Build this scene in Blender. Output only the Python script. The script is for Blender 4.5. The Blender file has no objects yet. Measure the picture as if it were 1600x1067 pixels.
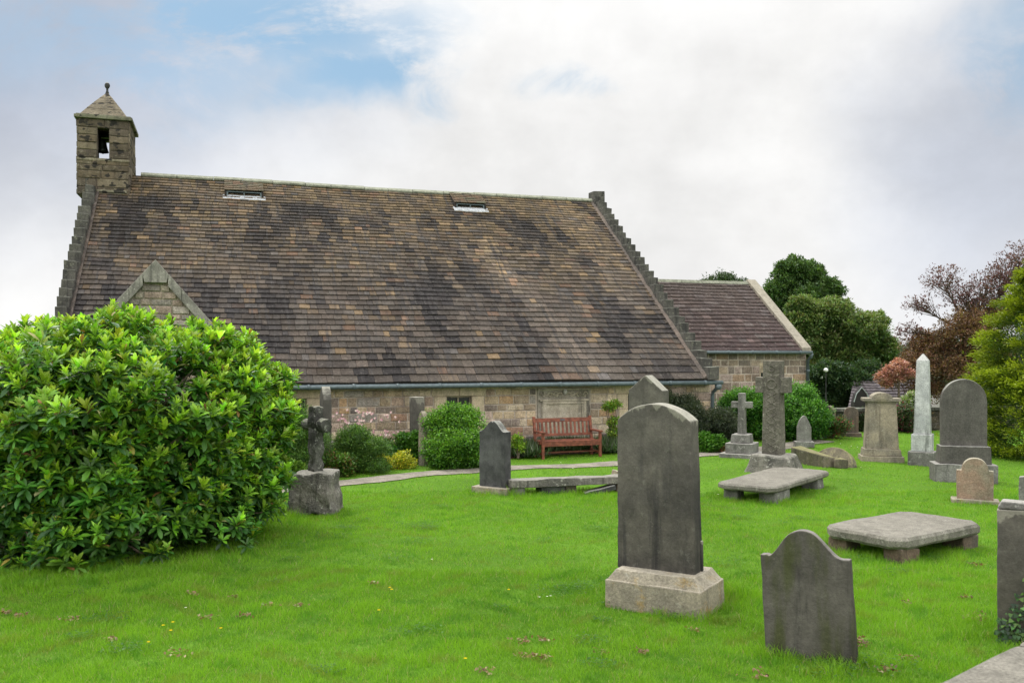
import bpy, bmesh, math, random
import numpy as np
from mathutils import Vector, Matrix, noise as mn
rng = np.random.default_rng(7); random.seed(7)
S = bpy.context.scene; COL = S.collection
R = math.radians
# ------------------------------------------------------------------ camera
FPX, Y0, EYE = 1393.5, 553.6, 2.3
cam = bpy.data.objects.new('camera', bpy.data.cameras.new('camera')); COL.objects.link(cam)
cam.location = (0, 0, EYE); cam.rotation_euler = (R(90), 0, 0)
cam.data.sensor_width = 36; cam.data.lens = FPX/1600*36
cam.data.shift_y = (Y0-533.5)/1600; cam.data.clip_end = 3000; cam.data.clip_start = .05
cam.data.dof.use_dof = True; cam.data.dof.focus_distance = 17; cam.data.dof.aperture_fstop = 5.6
S.camera = cam
# ------------------------------------------------------------------ nodes helper
class NT:
    def __init__(s, tree): s.t = tree; s.n = tree.nodes; s.l = tree.links; s.n.clear()
    def new(s, typ, **kw):
        x = s.n.new(typ)
        for k, v in kw.items(): setattr(x, k, v)
        return x
    def put(s, sock, v):
        if hasattr(v, 'is_linked') or isinstance(v, bpy.types.NodeSocket): s.l.new(v, sock)
        elif isinstance(v, (tuple, list)):
            sock.default_value = (tuple(v)+(1,))[:4] if len(sock.default_value) == 4 else tuple(v)
        else: sock.default_value = v
    def math(s, op, a, b=0., c=None, clamp=False):
        x = s.new('ShaderNodeMath', operation=op, use_clamp=clamp); s.put(x.inputs[0], a); s.put(x.inputs[1], b)
        if c is not None: s.put(x.inputs[2], c)
        return x.outputs[0]
    def vmath(s, op, a, b):
        x = s.new('ShaderNodeVectorMath', operation=op); s.put(x.inputs[0], a); s.put(x.inputs[1], b)
        return x.outputs['Value'] if op in ('DOT_PRODUCT', 'LENGTH', 'DISTANCE') else x.outputs[0]
    def mix(s, f, a, b, mode='MIX'):
        x = s.new('ShaderNodeMix', data_type='RGBA', blend_type=mode); s.put(x.inputs[0], f); s.put(x.inputs[6], a); s.put(x.inputs[7], b); return x.outputs[2]
    def ramp(s, f, a, b, lo=0., hi=1.):
        x = s.new('ShaderNodeMapRange', clamp=True); x.interpolation_type = 'SMOOTHSTEP'
        s.put(x.inputs[0], f); x.inputs[1].default_value = a; x.inputs[2].default_value = b; x.inputs[3].default_value = lo; x.inputs[4].default_value = hi
        return x.outputs[0]
    def noise(s, vec, scale, detail=5, rough=.55, dist=0.):
        x = s.new('ShaderNodeTexNoise'); s.put(x.inputs['Vector'], vec); x.inputs['Scale'].default_value = scale
        x.inputs['Detail'].default_value = detail; x.inputs['Roughness'].default_value = rough; x.inputs['Distortion'].default_value = dist
        return x.outputs[0]
    def scale(s, vec, sc):
        return s.vmath('MULTIPLY', vec, sc)
# ------------------------------------------------------------------ sky and sun
SUN_EL, SUN_AZ = 50, -40           # azimuth from +Y (away from the camera), negative is left
W_ = bpy.data.worlds.new('World'); S.world = W_; W_.use_nodes = True
w = NT(W_.node_tree)
sky = w.new('ShaderNodeTexSky', sky_type='NISHITA'); sky.sun_disc = False
sky.sun_elevation = R(SUN_EL); sky.sun_rotation = R(SUN_AZ)
dr = w.new('ShaderNodeTexCoord').outputs['Generated']
sep = w.new('ShaderNodeSeparateXYZ'); w.put(sep.inputs[0], dr)
def dirpx(x, y):
    v = Vector(((x-800)/FPX, 1, (Y0-y)/FPX)); v.normalize(); return tuple(v)
warp = w.noise(dr, 3.2, 6, .6); warp2 = w.noise(w.vmath('ADD', dr, (3.1, 1.7, 5.2)), 3.2, 6, .6); warp3 = w.noise(w.vmath('ADD', dr, (7.1, 4.7, 2.2)), 9, 5, .6)
cmb = w.new('ShaderNodeCombineXYZ'); w.put(cmb.inputs[0], w.math('SUBTRACT', warp, .5)); w.put(cmb.inputs[1], 0.); w.put(cmb.inputs[2], w.math('SUBTRACT', warp2, .5))
dw = w.vmath('ADD', dr, w.scale(cmb.outputs[0], (.30, .30, .16)))
def hole(x, y, rx, ry, amt):
    c = dirpx(x, y); d = w.vmath('SUBTRACT', dw, c)
    d = w.scale(d, (FPX/rx, FPX/rx, FPX/ry)); l = w.vmath('LENGTH', d, (0, 0, 0))
    x_ = w.new('ShaderNodeVectorMath', operation='LENGTH'); w.put(x_.inputs[0], d)
    return w.ramp(x_.outputs['Value'], .2, 1.25, amt, 0.)
blue = None
for a in [(420, 15, 300, 75, .95), (540, 90, 170, 60, .95), (440, 110, 90, 45, .7), (620, 140, 60, 50, .6), (230, 60, 260, 120, .6), (875, 146, 105, 32, .9), (1630, 60, 110, 150, .6)]:
    h = hole(*a); blue = h if blue is None else w.math('MAXIMUM', blue, h)
clear = w.math('MULTIPLY', blue, w.ramp(w.noise(w.vmath('ADD', w.scale(dr, (1, 1, 1.6)), (7.1, 4.7, 2.2)), 6.5, 8, .66, .6), .36, .56, .12, 1.))
cl = w.noise(w.scale(dr, (1, 1, 1.8)), 2.6, 7, .55)
shade = w.math('MULTIPLY', w.ramp(cl, .3, .66, .86, 1.06), w.ramp(warp3, .35, .65, .96, 1.03))
zz = sep.outputs[2]
lum = w.math('MULTIPLY', w.math('MULTIPLY', shade, w.ramp(zz, .3, .95, 1., 1.7)), w.ramp(sep.outputs[1], -.6, .5, 12.5, 6.15))
grey = w.math('MULTIPLY', hole(0, 40, 520, 330, 1.), 1.)
grey = w.math('MAXIMUM', grey, w.math('MULTIPLY', hole(1640, 230, 260, 330, 1.), .8))
tint = w.mix(grey, (1, .995, .985), (.60, .655, .77))
vcl = w.new('ShaderNodeVectorMath', operation='SCALE'); w.put(vcl.inputs[0], tint); w.put(vcl.inputs[3], lum)
vsk = w.new('ShaderNodeVectorMath', operation='SCALE'); w.put(vsk.inputs[0], sky.outputs[0]); vsk.inputs[3].default_value = 1.
skyc = w.mix(.75, vsk.outputs[0], (1.7, 3.1, 4.3))
bg = w.new('ShaderNodeBackground'); w.put(bg.inputs[0], w.mix(clear, vcl.outputs[0], skyc)); bg.inputs[1].default_value = .1
out = w.new('ShaderNodeOutputWorld'); w.l.new(bg.outputs[0], out.inputs[0])
sl = bpy.data.lights.new('sun', 'SUN'); sl.energy = 1.7; sl.angle = R(16); sl.color = (1, .96, .9)
sun = bpy.data.objects.new('sun', sl); COL.objects.link(sun)
sdir = Vector((math.sin(R(SUN_AZ))*math.cos(R(SUN_EL)), math.cos(R(SUN_AZ))*math.cos(R(SUN_EL)), math.sin(R(SUN_EL))))
sun.rotation_euler = sdir.to_track_quat('Z', 'Y').to_euler()
S.view_settings.view_transform = 'Standard'; S.view_settings.look = 'None'; S.view_settings.exposure = .62; S.view_settings.gamma = 1
# ------------------------------------------------------------------ helpers
def tag(o, label=None, cat=None, group=None, kind=None):
    if label: o['label'] = label
    if cat: o['category'] = cat
    if group: o['group'] = group
    if kind: o['kind'] = kind
    return o
def empty(name, loc, rz=0, label=None, cat=None, group=None, tilt=(0, 0)):
    o = bpy.data.objects.new(name, None); COL.objects.link(o); o.empty_display_size = .2
    o.location = loc; o.rotation_euler = (R(tilt[0]), R(tilt[1]), R(rz)); return tag(o, label, cat, group)
def mesh(name, V, F, mat, parent=None, col=None, smooth=False, loc=None, rot=None, bevel=0, seg=2):
    V = np.asarray(V, dtype=np.float32).reshape(-1, 3)
    me = bpy.data.meshes.new(name)
    if isinstance(F, np.ndarray):
        k = F.shape[1]; m = F.shape[0]
        me.vertices.add(len(V)); me.vertices.foreach_set('co', V.ravel())
        me.loops.add(m*k); me.loops.foreach_set('vertex_index', F.astype(np.int32).ravel())
        me.polygons.add(m); me.polygons.foreach_set('loop_start', np.arange(0, m*k, k, dtype=np.int32))
        try: me.polygons.foreach_set('loop_total', np.full(m, k, dtype=np.int32))
        except Exception: pass
        me.update(calc_edges=True)
    else:
        me.from_pydata([tuple(map(float, v)) for v in V], [], [tuple(map(int, f)) for f in F]); me.update()
    if smooth: me.polygons.foreach_set('use_smooth', np.ones(len(me.polygons), dtype=bool))
    if col is not None:
        c = np.ones((len(V), 4), dtype=np.float32); c[:, :3] = np.asarray(col, dtype=np.float32)
        a = me.attributes.new('Col', 'FLOAT_COLOR', 'POINT'); a.data.foreach_set('color', c.ravel())
    if isinstance(mat, (list, tuple)):
        for x in mat: me.materials.append(x)
    else: me.materials.append(mat)
    o = bpy.data.objects.new(name, me); COL.objects.link(o)
    if parent: o.parent = parent
    if loc is not None: o.location = loc
    if rot is not None: o.rotation_euler = rot
    if bevel:
        b = o.modifiers.new('bevel', 'BEVEL'); b.width = bevel; b.segments = seg; b.limit_method = 'ANGLE'; b.angle_limit = R(35)
    return o
class MB:
    def __init__(s): s.v = []; s.f = []; s.c = []
    def add(s, V, F, c=None):
        b = len(s.v); s.v += [tuple(x) for x in V]; s.f += [tuple(i+b for i in f) for f in F]
        s.c += [c if c is not None else (1, 1, 1)]*len(V); return s
    def box(s, x0, x1, y0, y1, z0, z1, c=None, M=None, jit=0):
        V = [Vector((x, y, z)) for z in (z0, z1) for x, y in ((x0, y0), (x1, y0), (x1, y1), (x0, y1))]
        if jit: V = [v+Vector((random.uniform(-jit, jit) for _ in range(3))) for v in V]
        if M: V = [M @ v for v in V]
        return s.add(V, [(3, 2, 1, 0), (4, 5, 6, 7), (0, 1, 5, 4), (1, 2, 6, 5), (2, 3, 7, 6), (3, 0, 4, 7)], c)
    def frustum(s, z0, z1, a0, a1, b0=None, b1=None, cx=0, cy=0, c=None):   # half sizes at bottom / top
        b0 = a0 if b0 is None else b0; b1 = a1 if b1 is None else b1
        V = [(cx+sx*a, cy+sy*b, z) for z, a, b in ((z0, a0, b0), (z1, a1, b1)) for sx, sy in ((-1, -1), (1, -1), (1, 1), (-1, 1))]
        return s.add(V, [(3, 2, 1, 0), (4, 5, 6, 7), (0, 1, 5, 4), (1, 2, 6, 5), (2, 3, 7, 6), (3, 0, 4, 7)], c)
    def tube(s, pts, rad, n=8, c=None, cap=True):
        pts = [Vector(p) for p in pts]; rad = rad if isinstance(rad, (list, tuple)) else [rad]*len(pts); V = []; F = []
        px = None
        for i, p in enumerate(pts):
            d = (pts[min(i+1, len(pts)-1)]-pts[max(i-1, 0)]).normalized()
            if px is None: px = d.orthogonal().normalized()
            px = (px-d*px.dot(d)).normalized(); py = d.cross(px)
            V += [p+(px*math.cos(2*math.pi*k/n)+py*math.sin(2*math.pi*k/n))*rad[i] for k in range(n)]
        for i in range(len(pts)-1):
            F += [(i*n+k, i*n+(k+1) % n, (i+1)*n+(k+1) % n, (i+1)*n+k) for k in range(n)]
        if cap: F += [tuple(range(n))[::-1], tuple((len(pts)-1)*n+k for k in range(n))]
        return s.add(V, F, c)
    def lathe(s, prof, n=16, cx=0, cy=0, c=None):
        V = [(cx+r*math.cos(2*math.pi*k/n), cy+r*math.sin(2*math.pi*k/n), z) for r, z in prof for k in range(n)]
        F = [(i*n+k, i*n+(k+1) % n, (i+1)*n+(k+1) % n, (i+1)*n+k) for i in range(len(prof)-1) for k in range(n)]
        F += [tuple(range(n))[::-1], tuple((len(prof)-1)*n+k for k in range(n))]
        return s.add(V, F, c)
    def prism(s, poly, y0, y1, c=None, M=None):   # polygon in x,z extruded along y
        n = len(poly); V = [Vector((x, y0, z)) for x, z in poly]+[Vector((x, y1, z)) for x, z in poly]
        if M: V = [M @ v for v in V]
        return s.add(V, [tuple(range(n)), tuple(range(2*n-1, n-1, -1))]+[((i+1) % n, i, n+i, n+(i+1) % n) for i in range(n)], c)
    def build(s, name, mat, parent=None, **k):
        usecol = any(c != (1, 1, 1) for c in s.c)
        return mesh(name, s.v, s.f, mat, parent, col=s.c if usecol else None, **k)
def G(px, py):
    D = FPX*EYE/(py-Y0); return ((px-800)/FPX*D, D)
def XD(px, D): return (px-800)/FPX*D
def HZ(py, D): return EYE-(py-Y0)/FPX*D
def roughen(V, amp, freq=3., seed=0.):
    V = np.array(V, dtype=float); o = []
    for v in V:
        p = Vector(v)*freq+Vector((seed, seed*1.7, seed*.3)); o.append([mn.noise(p), mn.noise(p+Vector((9, 3, 1))), mn.noise(p+Vector((2, 7, 5)))])
    return V+np.array(o)*amp
def slab(name, w_, t, topf, mat, parent=None, taper=0., nx=22, nz=12, amp=.008, bevel=.010, seed=None, z0=-.06, loc=None, rot=None, label=None, cat=None, group=None, hollow=None):
    seed = random.uniform(0, 50) if seed is None else seed
    us = np.linspace(-1, 1, nx+1); V = []; ny = 2
    zt = [topf(u) for u in us]
    for side in (0, 1):
        for j in range(nz+1):
            for i, u in enumerate(us):
                z = z0+(zt[i]-z0)*j/nz; x = u*w_/2*(1-taper*max(z, 0)/max(zt)); V.append((x, (-t/2, t/2)[side]*(1-taper*.6*max(z, 0)/max(zt)), z))
    N = (nx+1)*(nz+1); F = []
    for j in range(nz):
        for i in range(nx):
            a = j*(nx+1)+i; F.append((a, a+1, a+nx+2, a+nx+1)); F.append((N+a+1, N+a, N+a+nx+1, N+a+nx+2))
    for j in range(nz):
        a = j*(nx+1); F.append((N+a, a, a+nx+1, N+a+nx+1)); a += nx; F.append((a, N+a, N+a+nx+1, a+nx+1))
    for i in range(nx):
        a = nz*(nx+1)+i; F.append((a, a+1, N+a+1, N+a)); F.append((i+1, i, N+i, N+i+1))
    V = roughen(V, amp, 5., seed)
    o = mesh(name, V, F, mat, parent, bevel=bevel, loc=loc, rot=rot)
    return tag(o, label, cat, group)
def block(name, sx, sy, sz, mat, parent=None, z0=0, top=1., amp=.008, bevel=.012, loc=None, rot=None, cham=0., cuts=4, freq=4., x=0, y=0):
    bm = bmesh.new(); bmesh.ops.create_cube(bm, size=1)
    bmesh.ops.subdivide_edges(bm, edges=bm.edges[:], cuts=cuts, use_grid_fill=True)
    sd = random.uniform(0, 90)
    for v in bm.verts:
        h = v.co.z+.5; k = 1+(top-1)*h
        p = Vector((v.co.x*sx*k, v.co.y*sy*k, h*sz))
        q = p*freq+Vector((sd, 0, sd)); p += Vector((mn.noise(q), mn.noise(q+Vector((5, 1, 2))), mn.noise(q+Vector((1, 8, 3)))))*amp
        if cham:   # vertical chamfer near the top outer edge
            pass
        v.co = p+Vector((x, y, z0))
    me = bpy.data.meshes.new(name); bm.to_mesh(me); bm.free(); me.materials.append(mat)
    o = bpy.data.objects.new(name, me); COL.objects.link(o)
    if parent: o.parent = parent
    if loc is not None: o.location = loc
    if rot is not None: o.rotation_euler = rot
    if bevel:
        b = o.modifiers.new('bevel', 'BEVEL'); b.width = bevel; b.segments = 2; b.limit_method = 'ANGLE'; b.angle_limit = R(35)
    return o
# ------------------------------------------------------------------ materials
MATS = {}
def newmat(name):
    m = bpy.data.materials.new(name); m.use_nodes = True; return m, NT(m.node_tree)
def finish(t, color, rough=.85, bump=None, bdist=.01, spec=.3, metal=0., normal_strength=.6):
    p = t.new('ShaderNodeBsdfPrincipled'); t.put(p.inputs['Base Color'], color); t.put(p.inputs['Roughness'], rough)
    p.inputs['Specular IOR Level'].default_value = spec; p.inputs['Metallic'].default_value = metal
    if bump is not None:
        b = t.new('ShaderNodeBump'); b.inputs['Strength'].default_value = normal_strength; b.inputs['Distance'].default_value = bdist
        t.put(b.inputs['Height'], bump); t.l.new(b.outputs[0], p.inputs['Normal'])
    o = t.new('ShaderNodeOutputMaterial'); t.l.new(p.outputs[0], o.inputs[0]); return p
def stone(name, c1, c2, streak=(.02, .02, .022), samt=.5, lichen=(.34, .33, .28), lamt=.3, top=None, topamt=.8, pit=.3, attr=False, bump=.008, orange=0., green=0., fine=45, fc=.3, pits=0., flake=0., slope=False):
    m, t = newmat(name); g = t.new('ShaderNodeNewGeometry'); P = g.outputs['Position']
    big = t.noise(P, 2.3, 4); mid = t.noise(P, 9, 6, .65); fn = t.noise(P, fine, 5, .7)
    c = t.mix(t.ramp(big, .35, .65), c1, c2)
    if attr:
        a = t.new('ShaderNodeAttribute', attribute_name='Col'); c = t.mix(1., a.outputs[0], c, 'MULTIPLY')
    st = t.noise(t.scale(t.new('ShaderNodeTexCoord').outputs['Object'], (8, .55, .55)) if slope else t.scale(P, (7, 7, .6)), 1.1, 6, .62)
    c = t.mix(t.ramp(st, .5, .68, 0, samt), c, streak)
    if green: c = t.mix(t.ramp(t.noise(t.scale(P, (5, 5, .9)), 1.1, 5), .5, .7, 0, green), c, (.05, .06, .015))
    if orange: c = t.mix(t.ramp(t.noise(P, 5, 6, .7), .55, .68, 0, orange), c, (.32, .2, .045))
    c = t.mix(t.ramp(t.noise(P, 13, 7, .75), .56, .64, 0, lamt), c, lichen)
    if pits: c = t.mix(t.ramp(t.noise(t.vmath('ADD', t.scale(P, (1, 1, 1.5)), (4.3, 2.2, 1.1)), 4.6, 2, .45), .57, .63, 0, pits), c, (.02, .019, .018))
    if flake:
        sg = t.new('ShaderNodeSeparateXYZ'); t.put(sg.inputs[0], t.new('ShaderNodeTexCoord').outputs['Generated'])
        edge = t.math('MULTIPLY', t.math('ABSOLUTE', t.math('SUBTRACT', sg.outputs[0], .45), 0.), .22)
        fl = t.math('ADD', t.math('ADD', sg.outputs[2], edge), t.math('MULTIPLY', t.math('SUBTRACT', t.noise(t.scale(P, (1, 1, .5)), 9, 5, .6), .5), .22))
        c = t.mix(t.ramp(fl, 1.0, 1.02, 0, flake), c, (.27, .26, .21))
        c = t.mix(t.ramp(sg.outputs[2], .25, .85, 0, .35), c, (.15, .14, .12))
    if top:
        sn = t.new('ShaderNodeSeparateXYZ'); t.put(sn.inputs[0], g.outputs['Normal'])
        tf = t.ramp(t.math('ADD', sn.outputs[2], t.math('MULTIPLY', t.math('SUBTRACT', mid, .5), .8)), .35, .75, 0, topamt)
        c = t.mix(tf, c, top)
    c = t.mix(1., c, t.mix(t.ramp(fn, .25, .75), (1-fc, 1-fc, 1-fc), (1+fc*.9, 1+fc*.9, 1+fc*.9)), 'MULTIPLY')
    c = t.mix(1., c, t.mix(t.ramp(mid, .3, .7), (.84, .84, .84), (1.14, 1.14, 1.14)), 'MULTIPLY')
    hgt = t.math('ADD', t.math('MULTIPLY', mid, 1.2), t.math('MULTIPLY', fn, .5+pit))
    finish(t, c, .9, hgt, bump*2, .2); return m
def plain(name, c, rough=.6, spec=.4, var=.15, metal=0., bump=0.):
    m, t = newmat(name); P = t.new('ShaderNodeNewGeometry').outputs['Position']; n = t.noise(P, 12, 5, .6)
    cc = t.mix(t.ramp(n, .3, .7), tuple(x*(1-var) for x in c), tuple(x*(1+var) for x in c))
    finish(t, cc, rough, n if bump else None, bump, spec, metal); return m
def leafmat(name, trans=.3, rough=.45, spec=.4, gain=1.):
    m, t = newmat(name); a = t.new('ShaderNodeAttribute', attribute_name='Col'); c = a.outputs[0]
    c = t.mix(1., c, (gain, gain, gain), 'MULTIPLY')
    p = t.new('ShaderNodeBsdfPrincipled'); t.put(p.inputs['Base Color'], c); p.inputs['Roughness'].default_value = rough; p.inputs['Specular IOR Level'].default_value = spec
    tr = t.new('ShaderNodeBsdfTranslucent'); t.put(tr.inputs[0], t.mix(1., c, (1.25, 1.3, .6), 'MULTIPLY'))
    mx = t.new('ShaderNodeMixShader'); mx.inputs[0].default_value = trans; t.l.new(p.outputs[0], mx.inputs[1]); t.l.new(tr.outputs[0], mx.inputs[2])
    o = t.new('ShaderNodeOutputMaterial'); t.l.new(mx.outputs[0], o.inputs[0]); return m
M_dark = stone('dark_sandstone', (.05, .047, .042), (.098, .090, .076), samt=.7, lamt=.22, fc=.16, bump=.005, flake=.85, lichen=(.2, .2, .17), top=(.34, .33, .28))
M_darkg = stone('dark_greenish_sandstone', (.056, .053, .046), (.10, .093, .08), samt=.65, lamt=.15, fc=.16, bump=.006, lichen=(.2, .2, .16), top=(.3, .28, .26), topamt=.6, green=.75)
M_black = stone('blackened_stone', (.045, .045, .046), (.10, .10, .10), samt=.6, lamt=.12, fc=.15, bump=.005, lichen=(.2, .2, .19), top=(.3, .3, .27))
M_plinth = stone('buff_plinth_stone', (.33, .29, .22), (.22, .195, .155), samt=.35, lamt=.35, lichen=(.42, .41, .36), top=(.34, .31, .25), orange=.6, streak=(.05, .045, .04))
M_grey = stone('grey_sandstone', (.2, .195, .18), (.13, .125, .115), samt=.5, lamt=.5, lichen=(.42, .42, .38), top=(.36, .35, .32), streak=(.05, .05, .048))
M_table = stone('pale_lichened_slab', (.22, .208, .175), (.14, .132, .11), samt=.4, lamt=.7, lichen=(.33, .32, .28), top=(.25, .237, .2), topamt=.5, streak=(.05, .046, .04), fine=70, fc=.42, bump=.014)
M_rough = stone('rough_lichened_stone', (.2, .185, .16), (.11, .105, .095), samt=.6, lamt=.75, lichen=(.45, .44, .39), top=(.3, .29, .25), bump=.02, pit=.8, fine=28)
M_cross = stone('old_mossy_cross_stone', (.055, .055, .05), (.12, .12, .105), samt=.5, lamt=.9, lichen=(.36, .37, .32), top=(.3, .3, .24), bump=.02, pit=1., fine=30)
M_buff = stone('weathered_buff_stone', (.3, .26, .19), (.2, .18, .145), samt=.55, lamt=.3, lichen=(.44, .41, .34), top=(.33, .3, .23), streak=(.07, .06, .05))
M_marble = stone('weathered_white_marble', (.46, .47, .46), (.34, .35, .35), samt=.8, lamt=.2, lichen=(.5, .5, .48), top=(.4, .4, .38), streak=(.12, .13, .12), bump=.003)
M_pink = stone('pinkish_sandstone', (.29, .195, .145), (.22, .195, .145), samt=.3, lamt=.3, lichen=(.42, .38, .3), top=(.38, .36, .28), streak=(.09, .08, .06))
M_brown = stone('brown_sandstone', (.16, .115, .085), (.10, .085, .07), samt=.4, lamt=.3, lichen=(.25, .22, .18), top=(.2, .18, .14))
M_mossy = stone('mossy_broken_stone', (.19, .165, .12), (.11, .10, .07), samt=.5, lamt=.4, lichen=(.33, .33, .24), top=(.22, .21, .1), green=.5, bump=.012)
M_wallst = stone('wall_block_stone', (1., 1., 1.), (.82, .79, .77), samt=.3, lamt=.35, lichen=(.5, .45, .37), streak=(.12, .1, .085), attr=True, bump=.022, orange=.2, fine=30, fc=.38)
M_bell = stone('bellcote_stone', (1., 1., 1.), (.7, .69, .67), samt=.5, lamt=.35, lichen=(.36, .33, .25), streak=(.035, .035, .035), attr=True, bump=.02, pits=.9)
M_crow = stone('crow_step_stone', (.098, .094, .082), (.06, .058, .052), samt=.7, lamt=.5, lichen=(.26, .26, .2), top=(.2, .21, .17), bump=.012)
M_cope = stone('coping_stone', (.24, .23, .2), (.15, .145, .125), samt=.5, lamt=.6, lichen=(.45, .44, .38), top=(.34, .33, .29), streak=(.05, .05, .045))
M_skew = stone('buff_skew_stone', (.32, .285, .225), (.22, .2, .165), samt=.4, lamt=.3, top=(.3, .275, .22))
M_ridge = stone('ridge_stone', (.25, .255, .2), (.17, .175, .135), samt=.3, lamt=.5, lichen=(.4, .42, .34), top=(.3, .31, .24))
M_dress = stone('dressed_window_stone', (.56, .46, .32), (.46, .38, .28), samt=.3, lamt=.2, lichen=(.48, .44, .36), streak=(.16, .14, .1))
M_mort = stone('mortar', (.52, .45, .37), (.36, .3, .25), samt=.2, lamt=.2)
M_path = stone('path_paving', (.26, .235, .195), (.18, .165, .135), samt=.1, lamt=.5, lichen=(.45, .4, .34), streak=(.14, .12, .1))
M_gut = plain('painted_iron_gutter', (.085, .115, .125), .45, .5, .2)
M_lead = plain('lead_flashing', (.42, .44, .46), .6, .3, .2)
M_glass = plain('dark_window_glass', (.012, .013, .016), .25, .4, .3)
M_wood = plain('red_brown_painted_wood', (.17, .055, .032), .6, .3, .45)
M_bark = plain('bark', (.10, .08, .06), .9, .2, .35, bump=.02)
M_twig = plain('pale_shrub_stems', (.17, .13, .10), .8, .3, .3)
M_bronze = plain('bronze_bell_metal', (.03, .035, .03), .5, .5, .3, metal=.6)
M_soil = plain('bed_soil', (.05, .035, .022), .95, .1, .4, bump=.02)
M_white = plain('white_painted_render', (.6, .6, .57), .8, .2, .1)
M_globe = plain('white_lamp_globe', (.85, .86, .85), .3, .5, .03)
M_leaf = leafmat('soft_leaves'); M_gloss = leafmat('glossy_leaves', .3, .42, .35); M_petal = leafmat('petals', .4, .7, .1)
M_grassb = leafmat('grass_blades', .42, .55, .25)
# ------------------------------------------------------------------ ground
U = np.array([math.cos(.315), math.sin(.315)]); Nn = np.array([-U[1], U[0]]); O2 = np.array([-9.035, 17.642])
def toloc(X, Y):
    dx = X-O2[0]; dy = Y-O2[1]; return dx*U[0]+dy*U[1], dx*Nn[0]+dy*Nn[1]
def toworld(x, y): q = O2+U*x+Nn*y; return (float(q[0]), float(q[1]))
def gh(X, Y):
    X = np.asarray(X, float); Y = np.asarray(Y, float)
    h = .018*np.sin(X*.9+Y*.5)+.014*np.sin(X*.4-Y*1.1+1)+.008*np.sin(2.3*X+1.7*Y+2)
    d = np.clip((Y-28.0)/6., 0, 1)*np.clip((X-9.5)/2.5, 0, 1)
    h = h*np.clip((60-Y)/30, 0, 1)-1.7*d*d*(3-2*d)
    return h
def axis(a, b, n, far):
    v = list(np.linspace(a, b, n)); s = (b-a)/n; x = b
    while x < far: s *= 1.35; x += s; v.append(x)
    s = (b-a)/n; x = a
    while x > -far: s *= 1.35; x -= s; v.insert(0, x)
    return np.array(v)
gx = axis(-14, 20, 150, 1500); gy = axis(2, 40, 170, 1500)
XX, YY = np.meshgrid(gx, gy); ZZ = gh(XX, YY)
nxg, nyg = len(gx), len(gy); idx = np.arange(nxg*nyg).reshape(nyg, nxg)
Fg = np.stack([idx[:-1, :-1].ravel(), idx[:-1, 1:].ravel(), idx[1:, 1:].ravel(), idx[1:, :-1].ravel()], 1)
m, t = newmat('lawn_soil_and_turf'); P = t.new('ShaderNodeNewGeometry').outputs['Position']
n1 = t.noise(P, .55, 5, .6); n2 = t.noise(P, 14, 6, .7); n3 = t.noise(t.scale(P, (1, .5, 1)), 60, 4, .7)
c = t.mix(t.ramp(n1, .3, .7), (.07, .16, .012), (.12, .26, .018)); c = t.mix(t.ramp(n2, .4, .75, 0, .6), c, (.03, .075, .01))
c = t.mix(t.ramp(n3, .3, .7, 0, .5), c, (.1, .2, .02))
finish(t, c, .9, t.math('ADD', n2, n3), .03, .1)
tag(mesh('ground', np.stack([XX.ravel(), YY.ravel(), ZZ.ravel()], 1), Fg, m, smooth=True), kind='structure')
# path
pc = [(380, 772), (460, 763), (546, 753.5), (644, 744.5), (741, 737), (813, 731.5), (880, 727.5), (959, 724), (1020, 718.5), (1089, 712), (1140, 707), (1191, 700.5), (1236, 694), (1290, 688)]
pc = [np.array(G(*p)) for p in pc]
fine = []
for i in range(len(pc)-1):
    p0 = pc[max(i-1, 0)]; p1 = pc[i]; p2 = pc[i+1]; p3 = pc[min(i+2, len(pc)-1)]
    for s in np.linspace(0, 1, 8, endpoint=False):
        fine.append(.5*((2*p1)+(-p0+p2)*s+(2*p0-5*p1+4*p2-p3)*s*s+(-p0+3*p1-3*p2+p3)*s**3))
PATH = np.array(fine); PW = .35
V = []; F = []
for i, p in enumerate(PATH):
    d = PATH[min(i+1, len(PATH)-1)]-PATH[max(i-1, 0)]; d /= np.linalg.norm(d); n = np.array([-d[1], d[0]])
    for k in range(5):
        q = p+n*(k/4*2-1)*(PW+.03*math.sin(i*.7)+.02*math.sin(i*2.1)); V.append((q[0], q[1], float(gh(q[0], q[1]))+.014))
for i in range(len(PATH)-1):
    for k in range(4): a = i*5+k; F.append((a, a+1, a+6, a+5))
tag(mesh('path', V, F, M_path, smooth=True), kind='structure')
def pathdist(X, Y):
    d = np.full(X.shape, 1e9)
    for p in PATH: d = np.minimum(d, (X-p[0])**2+(Y-p[1])**2)
    return np.sqrt(d)
# soil beds along the walls
def bed(name, x0, x1, y0, y1):
    V = []; F = []; n = 30
    for i in range(n+1):
        for j in range(4):
            x = x0+(x1-x0)*i/n; y = y0+(y1-y0)*j/3+(.12*math.sin(x*2.1)+.07*math.sin(x*4.7) if j == 0 else 0); q = toworld(x, y); V.append((*q, float(gh(*q))+.02+(.03 if j in (1, 2) else 0)))
    for i in range(n):
        for j in range(3): a = i*4+j; F.append((a, a+4, a+5, a+1))
    return tag(mesh(name, V, F, M_soil), kind='structure')
bed('flower_bed', -1, 9.6, -.75, .3); bed('flower_bed', 9.6, 15.2, -.35, .3); bed('flower_bed', 14.9, 21.2, 3.2, 4.4)
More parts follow.
